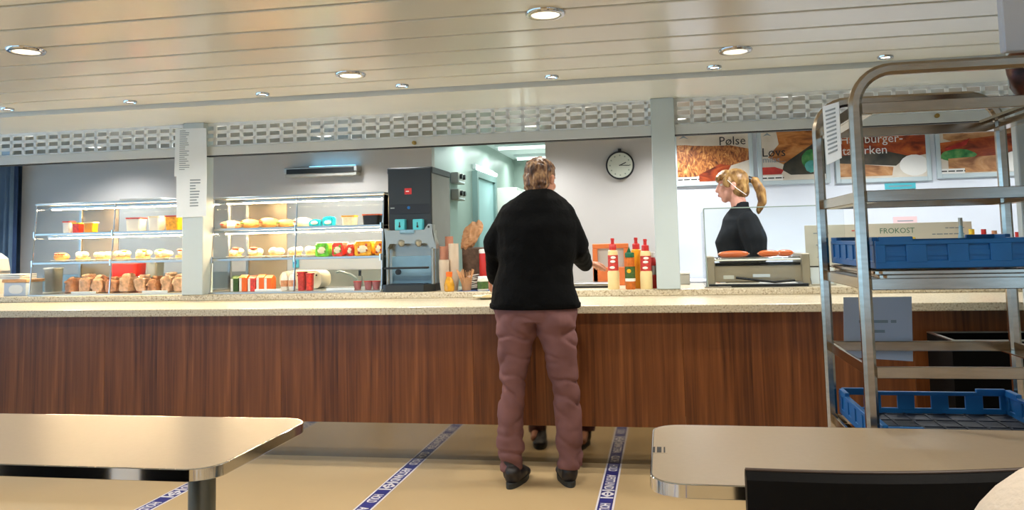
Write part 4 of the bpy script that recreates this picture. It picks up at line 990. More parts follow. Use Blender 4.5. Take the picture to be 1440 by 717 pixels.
def saus(p0, p1, y, label):
    a, b_ = at(p0[0], p0[1], Y=y), at(p1[0], p1[1], Y=y); z = zt_+.034
    t = thing('sausage', label, 'sausage', ((a.x+b_.x)/2, y, zt_+.012), 'sausages on the grill'); n = 14
    MB().tube([(a.x+(b_.x-a.x)*k/n, y+.006*math.sin(PI*k/n), z) for k in range(n+1)], .022, 14, [.022*min(1, math.sin(PI*(k+.25)/(n+.5))**.3) for k in range(n+1)]).build('sausage_skin', 'sausage', t, True)
    for e, q in ((a.x-.003, 0), (b_.x+.003, 1)): MB().ell((e, y, z), (.007, .005, .005), seg=8).build('tip', 'sandwich2', t, True)
saus((1011, 358), (1052, 358), 5.69, 'plump orange-brown sausage on the left of the grill')
saus((1067, 358), (1095, 358), 5.69, 'plump orange-brown sausage in the middle of the grill')
saus((1093, 357), (1115, 357), 5.74, 'orange-brown sausage at the right end of the grill')

# white framed card and long menu card to the right
def card(name, label, q, Y, lines, hfront=True):
    a, c_ = at(q[0], q[1], Y=Y), at(q[2], q[3], Y=Y)
    t = thing(name, label, 'menu card', ((a.x+c_.x)/2, Y, RZ)); zb0 = max(RZ, c_.z)
    MB().box(a.x, c_.x, Y, Y+.006, zb0, a.z, .001).build('card', 'menu', t)
    MB().box(a.x+.02, c_.x-.02, Y+.006, Y+.07, RZ, RZ+.006).build('foot', 'menu', t)
    for s, u, v, sz, m_, al in lines: text(s, sz, m_, facing((a.x+(c_.x-a.x)*u, Y-.001, zb0+(a.z-zb0)*v)), t, align=al)
    return t
card('menu_card', 'long cream menu card headed FROKOST standing behind the blue crate', (1131, 317, 1372, 396), 5.86,
     [('FROKOST', .56, .87, .05, 'green_ink', 'CENTER'), ((10,), .10, .86, .02, 'ink', 'CENTER'), ((5,), .09, .66, .02, 'ink', 'CENTER'), ((4,), .09, .45, .02, 'ink', 'CENTER'), ((4,), .09, .28, .02, 'ink', 'CENTER'),
      ((10,), .34, .89, .022, 'redprint', 'CENTER'), ((8,), .36, .72, .022, 'ink', 'CENTER'), ((18,), .86, .80, .022, 'ink', 'CENTER'), ((17,), .86, .68, .022, 'redprint', 'CENTER'), ((13,), .90, .9, .018, 'ink', 'CENTER')])
a, c_ = at(1137, 374, Y=5.64), at(1166, 397, Y=5.64)
t = thing('card_holder', 'small white card in a tilted clear stand left of the rack', 'card holder', ((a.x+c_.x)/2, 5.64, RZ))
b = MB(); b.box(a.x, c_.x+.03, 5.64, 5.645, RZ+.012, a.z); b.build('card', 'paper', t); MB().box(a.x-.002, c_.x+.032, 5.637, 5.641, a.z-.008, a.z).build('dark_top_edge', 'inkblack', t)
MB().sweep([(a.x-.012, 5.63, a.z+.008), (a.x+.012, 5.62, RZ+.006), (c_.x+.04, 5.62, RZ+.006)], .006, .006).build('stand', 'chrome', t)
# cutlery, bottles and jars behind the crate
def simple_bottle(px, pyb, pyt, Y, r, m, cap, label, cat='bottle'):
    z0 = RZ; x = xat(px, Y, pyb); H = at(px, pyt, Y=Y).z-z0
    t = thing('bottle', label, cat, (x, Y, z0))
    MB().lathe([(r*.92, 0), (r, .006), (r, H*.6), (r*.45, H*.78), (r*.4, H*.9), (0, H*.9)], (x, Y, z0), 20).build('bottle_body', m, t, True)
    MB().lathe([(r*.46, H*.88), (r*.46, H), (0, H)], (x, Y, z0), 16).build('cap', cap, t, True)
    MB().lathe([(r*1.01, H*.2), (r*1.01, H*.5)], (x, Y, z0), 20).build('label_band', 'plate', t, True)
simple_bottle(1356, 395, 306, 5.66, .028, 'machblue', 'machgrey', 'pale blue-grey pump bottle behind the blue crate')
simple_bottle(1371, 395, 322, 5.72, .036, 'orangecup', 'egg', 'yellow bottle behind the blue crate, left of the red one')
simple_bottle(1388, 395, 322, 5.66, .032, 'redcup', 'red', 'pinkish red bottle behind the blue crate')
simple_bottle(1403, 395, 324, 5.70, .034, 'relish', 'sandwich2', 'brown-orange bottle behind the rack\'s rear right post')
simple_bottle(1436, 395, 326, 5.70, .034, 'sandwich2', 'red', 'dark brown bottle at the right edge of the view')
x = xat(1290, 5.64, 395); t = thing('cutlery_pot', 'clear pot holding spoons and a yellow-topped holder behind the crate', 'pot', (x, 5.64, RZ)); zc_ = at(1290, 352, Y=5.64).z
MB().lathe([(.06, 0), (.07, zc_-RZ), (.066, zc_-RZ), (.056, .006), (0, .006)], (x, 5.64, RZ), 24).build('pot_wall', 'plastic', t, True)
for dx, lean, ln, m_, nm in ((.05, .10, .20, 'sandwich2', 'wooden_spoon'), (-.045, -.05, .16, 'ink', 'fork'), (.03, .25, .17, 'steel', 'spoon'), (.0, .3, .16, 'steel', 'spoon')):
    b = MB(); d = Vector((lean*2.2, 0, 1)).normalized(); p0 = Vector((x+dx*.4, 5.64, RZ+.02)); b.tube([p0, p0+d*ln*.75], .004, 8); b.ell(p0+d*ln*.98, (.013, .004, .032), Matrix.Rotation(math.atan(lean*2.2), 3, 'Y'), 12); b.build(nm, m_, t, True)
a, c_ = at(1255, 335, Y=5.76), at(1288, 352, Y=5.76)
t = thing('wire_holder', 'small dark wire frame with a yellow tab beside the spoons', 'holder', ((a.x+c_.x)/2, 5.76, RZ))
MB().sweep([(a.x-.02, 5.76, RZ), (a.x, 5.76, a.z), (c_.x, 5.76, a.z), (c_.x+.01, 5.76, RZ)], .005, .005).build('wire', 'ink', t)
MB().box(c_.x-.05, c_.x, 5.755, 5.765, a.z-.006, a.z+.006, .002).build('yellow_tab', 'egg', t)

# ================================================================ RACK AND CRATES
YF, YB = 2.72, 3.36
RX0 = at(1212, 330, Y=YF).x; RX1 = at(1417, 330, Y=YB).x
ZTf = at(1290, 95, Y=YF).z
rack = thing('bakery_rack', 'tall brushed-steel tray trolley with rounded top bars behind the right table', 'trolley', ((RX0+RX1)/2, (YF+YB)/2, 0))
def ubar(Y):
    r = .115; p = [(RX0, Y, .11)]
    for k in range(9): a = PI-PI/2*k/8; p.append((RX0+r+r*math.cos(a), Y, ZTf-r+r*math.sin(a)))
    for k in range(9): a = PI/2-PI/2*k/8; p.append((RX1-r+r*math.cos(a), Y, ZTf-r+r*math.sin(a)))
    p.append((RX1, Y, .11)); return p
for Y in (YF, YB): MB().sweep(ubar(Y), .038, .034, (0, 1, 0)).build('upright_frame', 'steel_rack', rack, True)
levels = [at(1290, y, Y=YF).z for y in (149, 274, 399, 524)]; levels.append(levels[-1]-.275)
for z in levels:
    lp = MB(); h = .036; w = .012
    lp.box(RX0+.019, RX1-.019, YF-.006, YF+.006, z-h/2, z+h/2, .002); lp.build('cross_bar', 'steel_rack', rack)
    lp = MB(); lp.box(RX0+.019, RX1-.019, YB-.006, YB+.006, z-h/2, z+h/2, .002); lp.build('cross_bar', 'steel_rack', rack)
    for x, s in ((RX0, 1), (RX1, -1)):
        lp = MB(); lp.box(x+s*.0, x+s*.012, YF+.017, YB-.017, z-h/2, z+h/2, .002); lp.box(x+s*.012, x+s*.055, YF+.017, YB-.017, z-h/2, z-h/2+.004); lp.build('runner', 'steel_rack', rack)
MB().box(RX0, RX1, YF, YF+.03, .11, .14, .003).build('bottom_bar', 'steel_rack', rack); MB().box(RX0, RX1, YB-.03, YB, .11, .14, .003).build('bottom_bar', 'steel_rack', rack)
for x in (RX0+.01, RX1-.01):
    for y in (YF+.01, YB-.01):
        c_ = MB(); c_.box(x-.02, x+.02, y-.014, y-.010, .03, .11); c_.box(x-.02, x+.02, y+.010, y+.014, .03, .11); c_.box(x-.02, x+.02, y-.014, y+.014, .10, .11); k_ = c_.build('caster', 'chrome', rack)
        MB().cyl((x, y-.009, .035), (x, y+.009, .035), .035, seg=18).build('wheel', 'black', k_, True)

def crate(z, h, label, dx=0.0, y0=None, y1=None):
    x0, x1 = RX0+.032+dx, RX1-.032+dx; y0 = y0 or YF-.02; y1 = y1 or YB+.02
    t = thing('plastic_crate', label, 'crate', ((x0+x1)/2, (y0+y1)/2, z), 'blue crates in the trolley')
    b = MB()
    for k in range(7): b.box(x0+.01, x1-.01, y0+.02+(y1-y0-.05)*k/6, y0+.03+(y1-y0-.05)*k/6, z, z+.006)
    for k in range(9): b.box(x0+.01+(x1-x0-.03)*k/8, x0+.02+(x1-x0-.03)*k/8, y0+.01, y1-.01, z, z+.006)
    b.box(x0+.01, x1-.01, y0+.01, y1-.01, z+.001, z+.003)
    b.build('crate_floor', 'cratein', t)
    th = .012
    for nm, ax, c0, a0, a1 in (('front_wall', 'x', y0, x0, x1), ('rear_wall', 'x', y1-th, x0, x1), ('side_wall', 'y', x0, y0+th, y1-th), ('side_wall', 'y', x1-th, y0+th, y1-th)):
        b = MB()
        def bx(u0, u1, v0, v1, ex=0):
            if ax == 'x': b.box(u0, u1, c0-ex, c0+th+ex, v0, v1, .002)
            else: b.box(c0-ex, c0+th+ex, u0, u1, v0, v1, .002)
        bx(a0, a1, z, z+h*.28); bx(a0, a1, z+h*.84, z+h, .003)
        n = 5 if ax == 'x' else 6
        for k in range(n+1):
            u = a0+(a1-a0)*k/n; wd = .030
            bx(max(a0, u-wd), min(a1, u+wd), z+h*.2, z+h*.9, .001)
        for u in (a0+.06, a1-.06): bx(u-.05, u+.05, z+h*.95, z+h*1.14, .003)
        if nm != 'rear_wall':
            if ax == 'x': b.box(a0, a1, c0+th-.004, c0+th-.001, z, z+h*.9)
            else: b.box(c0+.004, c0+.007, a0, a1, z, z+h*.9)
        w_ = b.build(nm, 'cratedark', t)
        for k in range(n):   # slim label recess between the ribs
            if ax == 'x' and c0 == y0:
                u = a0+(a1-a0)*(k+.5)/n; MB().box(u-.03, u+.03, c0+.004, c0+th-.001, z+h*.45, z+h*.62).build('rib', 'cratedark', w_)
    return t
z3 = levels[2]
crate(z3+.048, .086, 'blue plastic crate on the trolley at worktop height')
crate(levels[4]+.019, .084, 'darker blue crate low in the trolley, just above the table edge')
for k, (dz, dx, lb) in enumerate(((.031, .0, 'upper steel baking sheet under the top crate'), (.0185, .012, 'lower steel baking sheet under the top crate'))):
    t = thing('baking_sheet', lb, 'baking tray', ((RX0+RX1)/2, 3.04, z3+dz), 'baking sheets in the trolley')
    x0, x1 = RX0+.028+dx, RX1-.035+dx*.3
    MB().box(x0, x1, YF-.025, YB+.02, z3+dz, z3+dz+.003).build('sheet', 'steel_rack', t)
    b = MB(); b.sweep([(x, y, z3+dz+.0055) for x, y in rrect(x0, x1, YF-.025, YB+.02, .02, 3)], .004, .010, (0, 0, 1), closed=True); b.build('rim', 'steel_rack', t)
# paper hanging on the trolley's left side, paper hanging behind the cross bar
q = [at(1157, 150, X=RX0-.02), at(1180, 143, X=RX0-.02), at(1184, 222, X=RX0-.02), at(1163, 232, X=RX0-.02)]
t = thing('notice_sheet', 'white printed sheet taped to the left side of the trolley top', 'paper', q[0], 'sheets on the trolley')
b = MB(); b.bm.faces.new([b.bm.verts.new(v) for v in q]); ex = bmesh.ops.extrude_face_region(b.bm, geom=b.bm.faces[:]); bmesh.ops.translate(b.bm, vec=(-.0015, 0, 0), verts=[v for v in ex['geom'] if isinstance(v, bmesh.types.BMVert)])
b.build('page', 'paper', t)
b = MB()
for i in range(11):
    f_ = .1+.8*i/11; l = q[0].lerp(q[3], f_).lerp(q[1].lerp(q[2], f_), .2); r_ = q[0].lerp(q[3], f_).lerp(q[1].lerp(q[2], f_), .8)
    b.prism([(l.y, l.z-.003), (r_.y, r_.z-.003), (r_.y, r_.z+.003), (l.y, l.z+.003)], RX0-.0235, RX0-.0222, 'x')
b.build('text_lines', 'ink', t)
Yp = YB+.03
q = [at(1186, 418, Y=Yp), at(1282, 417, Y=Yp), at(1284, 508, Y=Yp), at(1187, 502, Y=Yp)]
t = thing('notice_sheet', 'grey-blue printed sheet hanging behind the trolley below the top crate', 'paper', q[0], 'sheets on the trolley')
b = MB(); b.bm.faces.new([b.bm.verts.new(v) for v in q]); ex = bmesh.ops.extrude_face_region(b.bm, geom=b.bm.faces[:]); bmesh.ops.translate(b.bm, vec=(0, .0015, 0), verts=[v for v in ex['geom'] if isinstance(v, bmesh.types.BMVert)])
b.build('page', 'paper2', t); m_ = (q[0]+q[2])/2
M['ink_pale'] = mat('ink_pale', '#8ea0ac', .8)
text((8, 5), .034, 'ink_pale', facing((m_.x, Yp-.001, m_.z+.01)), t)
# patterned bag on the trolley top
p = at(1441, 97, Y=YF+.22)
t = thing('bread_bag', 'dark brown patterned bag with white tags at the top right corner', 'bag', (p.x, YF+.22, ZTf-.08))
b = MB(); b.ell((p.x+.012, YF+.22, p.z-.005), (.068, .06, .105), seg=18)
for v in b.bm.verts: v.co += Vector((noise.noise(v.co*14), noise.noise(v.co*14+Vector((5, 0, 0))), noise.noise(v.co*14+Vector((0, 9, 0)))))*.02
b.build('bag_body', 'brownbag', t, True)
MB().box(p.x-.03, p.x-.0, YF+.155, YF+.159, p.z-.085, p.z-.065).build('white_tag', 'plate', t); MB().box(p.x-.04, p.x+.0, YF+.150, YF+.154, p.z+.045, p.z+.06).build('white_tag', 'socket', t)
MB().box(p.x+.0, p.x+.03, YF-.0, YB, p.z-.122, p.z-.112).build('support', 'steel_rack', rack)

# black open bin below the counter
bx0, bx1 = at(1303, 466, Y=4.66).x, at(1440, 466, Y=4.66).x+.25; bz = at(1303, 466, Y=4.66).z
t = thing('black_bin', 'black open-topped bin with thin steel rim standing before the counter', 'bin', ((bx0+bx1)/2, 4.45, 0)); by0 = 4.28
b = MB(); w = .02
b.box(bx0, bx1, by0, by0+w, .06, bz-.006); b.box(bx0, bx1, 4.66-w, 4.66, .06, bz-.006); b.box(bx0, bx0+w, by0+w, 4.66-w, .06, bz-.006); b.box(bx1-w, bx1, by0+w, 4.66-w, .06, bz-.006); b.box(bx0, bx1, by0, 4.66, .04, .06)
b.build('bin_body', 'blackbox', t)
b = MB(); b.box(bx0, bx1, by0, by0+w, bz-.006, bz); b.box(bx0, bx1, 4.66-w, 4.66, bz-.006, bz); b.box(bx0, bx0+w, by0+w, 4.66-w, bz-.006, bz); b.box(bx1-w, bx1, by0+w, 4.66-w, bz-.006, bz)
b.build('steel_rim', 'steel', t)
for x in (bx0+.05, bx1-.05):
    for y in (by0+.05, 4.6): MB().cyl((x-.01, y, .02), (x+.01, y, .02), .02, seg=14).build('wheel', 'black', t, True)

# ================================================================ TABLES
def table(x0, x1, y0, y1, label, legs, zt=.73, th=.032):
    t = thing('dining_table', label, 'table', ((x0+x1)/2, (y0+y1)/2, 0), 'tan tables with chrome edging')
    n = 7; P_ = rrect(x0, x1, y0, y1, .085, n)
    MB().prism(P_, zt-th, zt-.001).build('core', 'black', t)
    MB().prism(rrect(x0+.003, x1-.003, y0+.003, y1-.003, .082, n), zt-.004, zt).build('tabletop', 'tabletop', t)
    b = MB(); b.sweep([(x, y, zt-th/2-.0005) for x, y in P_], .005, th, (0, 0, 1), closed=True); b.build('chrome_edge', 'chrome', t, True)
    for x, y in legs:
        MB().cyl((x, y, .02), (x, y, zt-th), .040, seg=28).build('leg', 'legsteel', t, True)
        MB().lathe([(.26, 0), (.26, .008), (.05, .022), (.042, .03), (0, .03)], (x, y, 0), 32).build('foot_plate', 'legsteel', t, True)
    return t
M['legsteel'] = mat('leg_steel', '#6d726f', .32, metal=.9, var=.05, scale=10)
lg = at(284, 700, Y=2.33)
table(-3.0, -1.18, 2.0, 2.625, 'tan dining table with chrome edge in the left foreground', [(lg.x, 2.33), (-2.7, 2.33)])
tb2 = table(-.05, 1.75, 2.0, 2.625, 'tan dining table with chrome edge in the right foreground', [(.25, 2.33), (1.45, 2.33)])
# small printed sticker on the right table
p = at(927, 632, Z=.731)
t = thing('table_sticker', 'small printed sticker at the left end of the right table', 'sticker', (p.x, p.y, .73))
MB().box(p.x-.017, p.x+.022, p.y-.035, p.y+.035, .7302, .7306).build('sticker_sheet', 'tabletop', t)
for dx, w in ((-.014, .006), (.0, .012), (.014, .004)): MB().box(p.x+dx-w/2, p.x+dx+w/2, p.y-.03, p.y+.03, .7306, .7309).build('print_bar', 'inkblack', t)
p = at(922, 632, Z=.731)
# black chair
t = thing('black_chair', 'black padded chair with its back to the camera at the right table', 'chair', (.42, 1.72, 0))
a = at(1048, 661, Y=1.52); cz = a.z; cx0 = a.x; cx1 = cx0+.50
b = MB(); n = 16; fr_ = []; 
for i in range(n+1):
    u = i/n; x = cx0+(cx1-cx0)*u; yy = 1.52-.012*math.sin(PI*u); dz = .016*u-.004*math.sin(PI*u)
    fr_.append((x, yy, dz))
rings = []
for i, (x, yy, dz) in enumerate(fr_):
    rings.append([b.bm.verts.new(v) for v in ((x, yy-.014, .50), (x, yy-.018, cz+dz-.012), (x, yy-.008, cz+dz), (x, yy+.010, cz+dz), (x, yy+.020, cz+dz-.012), (x, yy+.016, .50))])
for i in range(n):
    for j in range(6): b.bm.faces.new((rings[i][j], rings[i][(j+1) % 6], rings[i+1][(j+1) % 6], rings[i+1][j]))
b.bm.faces.new(rings[0]); b.bm.faces.new(list(reversed(rings[-1]))); b.build('backrest', 'vinyl', t, True)
M['piping'] = mat('brown_piping', '#4a382c', .5)
MB().tube([(x, yy+.0, cz+dz+.001) for x, yy, dz in fr_], .0035, 8).build('piping', 'piping', t, True)
MB().box(cx0+.01, cx1-.01, 1.54, 1.96, .42, .48, .02, 3).build('seat', 'vinyl', t, True)
for x in (cx0+.03, cx1-.03):
    MB().cyl((x, 1.52, 0), (x, 1.52, .5), .012, seg=12).build('leg', 'chrome', t, True); MB().cyl((x, 1.94, 0), (x, 1.94, .42), .012, seg=12).build('leg', 'chrome', t, True)
    MB().cyl((x, 1.53, .40), (x, 1.94, .40), .010, seg=12).build('seat_rail', 'chrome', t, True)
for k, (x, lb) in enumerate(((-2.05, 'black chair added below the view at the left table, left one'), (-1.45, 'black chair added below the view at the left table, right one'))):
    t = thing('black_chair', lb, 'chair', (x, 1.55, 0), 'added black chairs at the left table')  # unseen chairs, added to darken the reflection in the table's chrome edge
    MB().box(x-.24, x+.24, 1.42, 1.45, .42, .74, .012, 2).build('backrest', 'vinyl', t, True)
    MB().box(x-.24, x+.24, 1.46, 1.88, .42, .48, .02, 3).build('seat', 'vinyl', t, True)
    for sx_ in (-.21, .21):
        MB().cyl((x+sx_, 1.44, 0), (x+sx_, 1.44, .5), .012, seg=12).build('leg', 'chrome', t, True); MB().cyl((x+sx_, 1.86, 0), (x+sx_, 1.86, .43), .012, seg=12).build('leg', 'chrome', t, True)
# cream bag on the near seat, bottom right
p = at(1470, 760, Y=1.05)
t = thing('cream_bag', 'pale cream soft bag cut off by the bottom right corner, before the black chair', 'bag', (p.x+.05, 1.05, .45))
b = MB(); e0 = at(1440, 674, Y=1.05); e1 = at(1368, 717, Y=1.05)
b.ell((e1.x+.125, 1.05, e0.z-.155), (.155, .11, .178), seg=28)
for v in b.bm.verts: v.co += Vector((noise.noise(v.co*6), 0, noise.noise(v.co*6+Vector((3, 3, 3)))))*.012; v.co.z = max(v.co.z, .452)
b.build('bag_body', 'cream', t, True)
MB().tube([(e1.x+.07, 1.05, e0.z-.05), (e1.x+.10, 1.02, e0.z-.0), (e1.x+.2, 1.0, e0.z+.015-.03), (e1.x+.25, 1.02, e0.z-.06)], .010).build('handle', 'cream', t, True)
t = thing('near_chair', 'black chair seat under the cream bag, below the frame', 'chair', (e1.x+.13, 1.05, 0))
MB().box(e1.x-.09, e1.x+.35, .85, 1.27, .40, .449, .02, 3).build('seat', 'vinyl', t, True)
for x in (e1.x-.06, e1.x+.32):
    for y in (.88, 1.24): MB().cyl((x, y, 0), (x, y, .41), .012, seg=12).build('leg', 'chrome', t, True)

# ================================================================ PEOPLE
class Blob:
    """rounded volumes merged into one continuous skin"""
    def __init__(s): s.bm = bmesh.new()
    def _hull(s, verts):
        r = bmesh.ops.convex_hull(s.bm, input=verts)
        junk = [g for g in r['geom_interior'] if isinstance(g, bmesh.types.BMVert)]
        if junk: bmesh.ops.delete(s.bm, geom=junk, context='VERTS')
    def cap(s, a, b, ra, rb, seg=12, sx=1.0):
        vs = []
        for c, r in ((a, ra), (b, rb)):
            q = bmesh.ops.create_uvsphere(s.bm, u_segments=seg, v_segments=8, radius=r, matrix=Matrix.Translation(c))
            vs += q['verts']
        fs = {f for v in vs for f in v.link_faces}; bmesh.ops.delete(s.bm, geom=list(fs), context='FACES_ONLY')
        es = [e for e in s.bm.edges if not e.link_faces and e.verts[0] in vs]; bmesh.ops.delete(s.bm, geom=es, context='EDGES_FACES') if False else None
        s._hull([v for v in vs if v.is_valid]); return s
    def chain(s, pts, rs):
        for i in range(len(pts)-1): s.cap(pts[i], pts[i+1], rs[i], rs[i+1])
        return s
    def ell(s, c, r, rot=None, seg=18):
        mt = Matrix.Translation(c) @ (rot.to_4x4() if rot else Matrix.Identity(4)) @ Matrix.Diagonal((*r, 1))
        bmesh.ops.create_uvsphere(s.bm, u_segments=seg, v_segments=12, radius=1, matrix=mt); return s
    def loft(s, rings, seg=24):
        """rings: (x, y, z, rx, ry) closed horizontal ellipses"""
        R_ = []
        for x, y, z, rx, ry in rings:
            R_.append([s.bm.verts.new((x+rx*math.cos(2*PI*k/seg), y+ry*math.sin(2*PI*k/seg), z)) for k in range(seg)])
        for i in range(len(R_)-1):
            for k in range(seg): s.bm.faces.new((R_[i][k], R_[i][(k+1) % seg], R_[i+1][(k+1) % seg], R_[i+1][k]))
        s.bm.faces.new(list(reversed(R_[0]))); s.bm.faces.new(R_[-1]); return s
    def build(s, name, m, parent, vox=.008, sm=4, fold=None, mats=None):
        bmesh.ops.recalc_face_normals(s.bm, faces=s.bm.faces[:])
        me = bpy.data.meshes.new(name); s.bm.to_mesh(me); s.bm.free()
        o = bpy.data.objects.new(name, me); COL.objects.link(o)
        r = o.modifiers.new('r', 'REMESH'); r.mode = 'VOXEL'; r.voxel_size = vox
        k = o.modifiers.new('s', 'SMOOTH'); k.iterations = sm; k.factor = .5
        dg = bpy.context.evaluated_depsgraph_get(); dg.update()
        nm = bpy.data.meshes.new_from_object(o.evaluated_get(dg)); bpy.data.objects.remove(o)
        off = WLOC.get(parent.name, Vector())
        if fold:
            no = [v.normal.copy() for v in nm.vertices]
            for v, nn in zip(nm.vertices, no): v.co += nn*fold(v.co)
        nm.transform(Matrix.Translation(-off)); nm.materials.clear(); nm.materials.append(M[m]); nm.name = name
        if mats:
            for mm, fn in mats:
                nm.materials.append(M[mm]); idx = len(nm.materials)-1
                for p_ in nm.polygons:
                    if fn(p_.center+off): p_.material_index = idx
        nm.polygons.foreach_set('use_smooth', [True]*len(nm.polygons))
        o = bpy.data.objects.new(name, nm); COL.objects.link(o); o.parent = parent; WLOC[o.name] = off; return o

def P(px, py, Y): return at(px, py, Y=Y)
def frame_rot(yaw, pitch=0, roll=0): return (Matrix.Rotation(yaw, 3, 'Z') @ Matrix.Rotation(pitch, 3, 'X') @ Matrix.Rotation(roll, 3, 'Y'))

def head_prims(b, c, Rm_, s=1.0):
    """c: centre of the head; local +y is the face direction"""
    T = lambda x, y, z: Vector(c)+Rm_ @ (Vector((x, y, z))*s)
    e = lambda p, r: b.ell(T(*p), tuple(q*s for q in r), Rm_)
    e((0, -.012, .028), (.074, .092, .086)); e((0, .030, -.03), (.058, .062, .075)); e((0, .052, -.088), (.030, .028, .024))
    b.cap(T(0, .088, .018), T(0, .104, -.028), .009*s, .015*s); e((-.010, .097, -.030), (.009, .010, .008)); e((.010, .097, -.030), (.009, .010, .008))
    e((0, .088, -.055), (.024, .012, .007)); e((0, .086, -.066), (.021, .013, .008)); e((-.036, .066, -.018), (.022, .022, .024)); e((.036, .066, -.018), (.022, .022, .024))
    e((0, .078, .034), (.05, .014, .011))
    for sx in (-1, 1):
        e((sx*.078, -.004, -.004), (.010, .018, .031)); e((sx*.083, -.010, .010), (.008, .016, .017))
    b.chain([T(0, -.022, -.05), T(0, -.040, -.14)], [.052*s, .056*s])
def face_parts(parent, c, Rm_, s, skinm):
    T = lambda x, y, z: Vector(c)+Rm_ @ (Vector((x, y, z))*s)
    for sx in (-1, 1):
        b = MB(); b.ell(T(sx*.031, .072, .010), (.0135*s, .0115*s, .0100*s), Rm_, 14); e_ = b.build('eye', 'eyew', parent, True)
        b = MB(); b.ell(T(sx*.032, .0815, .010), (.0055*s, .003*s, .0055*s), Rm_, 12); b.build('iris', 'eyed', e_, True)
    b = MB(); b.ell(T(0, .0955, -.0575), (.020*s, .006*s, .0045*s), Rm_, 12); b.ell(T(0, .0950, -.066), (.017*s, .006*s, .005*s), Rm_, 12); b.build('lips', 'lip', parent, True)

def hand_prims(b, wrist, d, up, s=1.0, curl=.5, thumb=1):
    """wrist point, d along the palm, up = back of the hand"""
    d = d.normalized(); side = d.cross(up).normalized(); up = side.cross(d).normalized()
    for k in (-1, 0, 1): b.cap(wrist+side*.010*k*s, wrist+d*.082*s+side*.025*k*s, .017*s, .0125*s)
    L_ = [.062, .073, .068, .052]
    for i, k in enumerate((-1.5, -.5, .5, 1.5)):
        p0 = wrist+d*.082*s+side*.0185*k*s*thumb; dd = d.copy(); rr = [.0092, .0088, .0080, .0070]
        pts = [p0]
        for j, f_ in enumerate((.45, .32, .23)):
            ax = side; ang = -curl*(.5+.35*j); dd = Matrix.Rotation(ang, 3, ax) @ dd
            pts.append(pts[-1]+dd*L_[i]*f_*1.25*s)
        b.chain(pts, [r_*s for r_ in rr])
    t0 = wrist+d*.022*s-side*.022*thumb*s; dt = (d*.72-side*.62*thumb-up*.35).normalized(); t1 = t0+dt*.045*s; dt2 = (d*.9-side*.15*thumb-up*.45).normalized()
    b.chain([t0, t1, t1+dt2*.032*s, t1+dt2*.052*s], [.0145*s, .0115*s, .0105*s, .0085*s])

# ---- customer seen from behind
Yc = 4.47
man = thing('person', 'customer in black jacket and dusty rose trousers at the counter, seen from behind', 'person', (-.70, Yc, 0))
hc = P(760.5, 253.5, 4.52); Rh = frame_rot(R(-24), R(-14))
shL, shR = P(716, 301, 4.47), P(793, 299, 4.47)
elL, elR = P(697, 347, 4.50), P(810, 350, 4.52)
wrL, wrR = P(697, 390, 4.70), P(823, 371, 4.74)
hpL, hpR = P(727, 445, Yc-.02), P(781, 445, Yc-.02)
knL, knR = P(721, 556, Yc-.01), P(796, 556, Yc-.01)
anL, anR = P(718, 655, 4.46), P(801, 650, 4.50)
anL.z = .09; anR.z = .09
chest = P(756, 320, 4.47); pelvis = P(754, 425, 4.45)
b = Blob(); head_prims(b, hc, Rh, 1.0)
nk = hc+Rh @ Vector((0, -.045, -.13))
b.chain([nk, P(757, 282, 4.47)], [.055, .06])
b.loft([(pelvis.x, 4.45, .92, .10, .07), (pelvis.x, 4.45, .98, .14, .10), (chest.x, 4.46, 1.12, .14, .10), (chest.x, 4.47, 1.30, .16, .115), (chest.x, 4.47, 1.44, .15, .10), (chest.x, 4.475, 1.52, .08, .06)])
for sh, el, wr in ((shL, elL, wrL), (shR, elR, wrR)): b.chain([sh, el], [.052, .040]); b.chain([el, wr], [.040, .026])
for h_, k_, a_ in ((hpL, knL, anL), (hpR, knR, anR)): b.chain([h_, k_], [.066, .042]); b.chain([k_, a_], [.042, .030]); b.cap(a_, a_+Vector((0, .12, -.035)), .030, .024)
dR = (P(846, 372, 4.88)-wrR); hand_prims(b, wrR+dR*.05, dR, Vector((-.25, -.2, 1)), 1.02, .35, -1)
hand_prims(b, wrL+Vector((0, .01, 0)), Vector((.12, 1, -.55)), Vector((0, .4, 1)), 1.0, .5, 1)
body = b.build('body', 'skin', man, .0065, 2)
face_parts(man, hc, Rh, 1.0, 'skin')
# hair
def hair_cap(parent, c, Rm_, s, m, low=-.075, front=.05):
    T = lambda x, y, z: Vector(c)+Rm_ @ (Vector((x, y, z))*s)
    b = Blob(); e = lambda p, r: b.ell(T(*p), tuple(q*s for q in r), Rm_)
    e((0, -.020, .040), (.082, .096, .086)); e((0, -.045, -.012), (.074, .066, .085)); e((0, .040, .085), (.058, .045, .034))
    return b, T, e
b, T_, e_ = hair_cap(man, hc, Rh, 1.0, 'hairb')
e_((.0, -.050, -.050), (.066, .046, .055)); e_((0, -.040, .0), (.077, .070, .085)); e_((0, -.05, -.085), (.05, .03, .03)); e_((-.070, -.004, .03), (.014, .03, .04)); e_((.070, -.004, .03), (.014, .03, .04))
b.build('hair', 'hairb', man, .005, 2, lambda c: .006*noise.noise(Vector((c.x*90, c.y*90, c.z*45)))+.006*noise.noise(c*30))
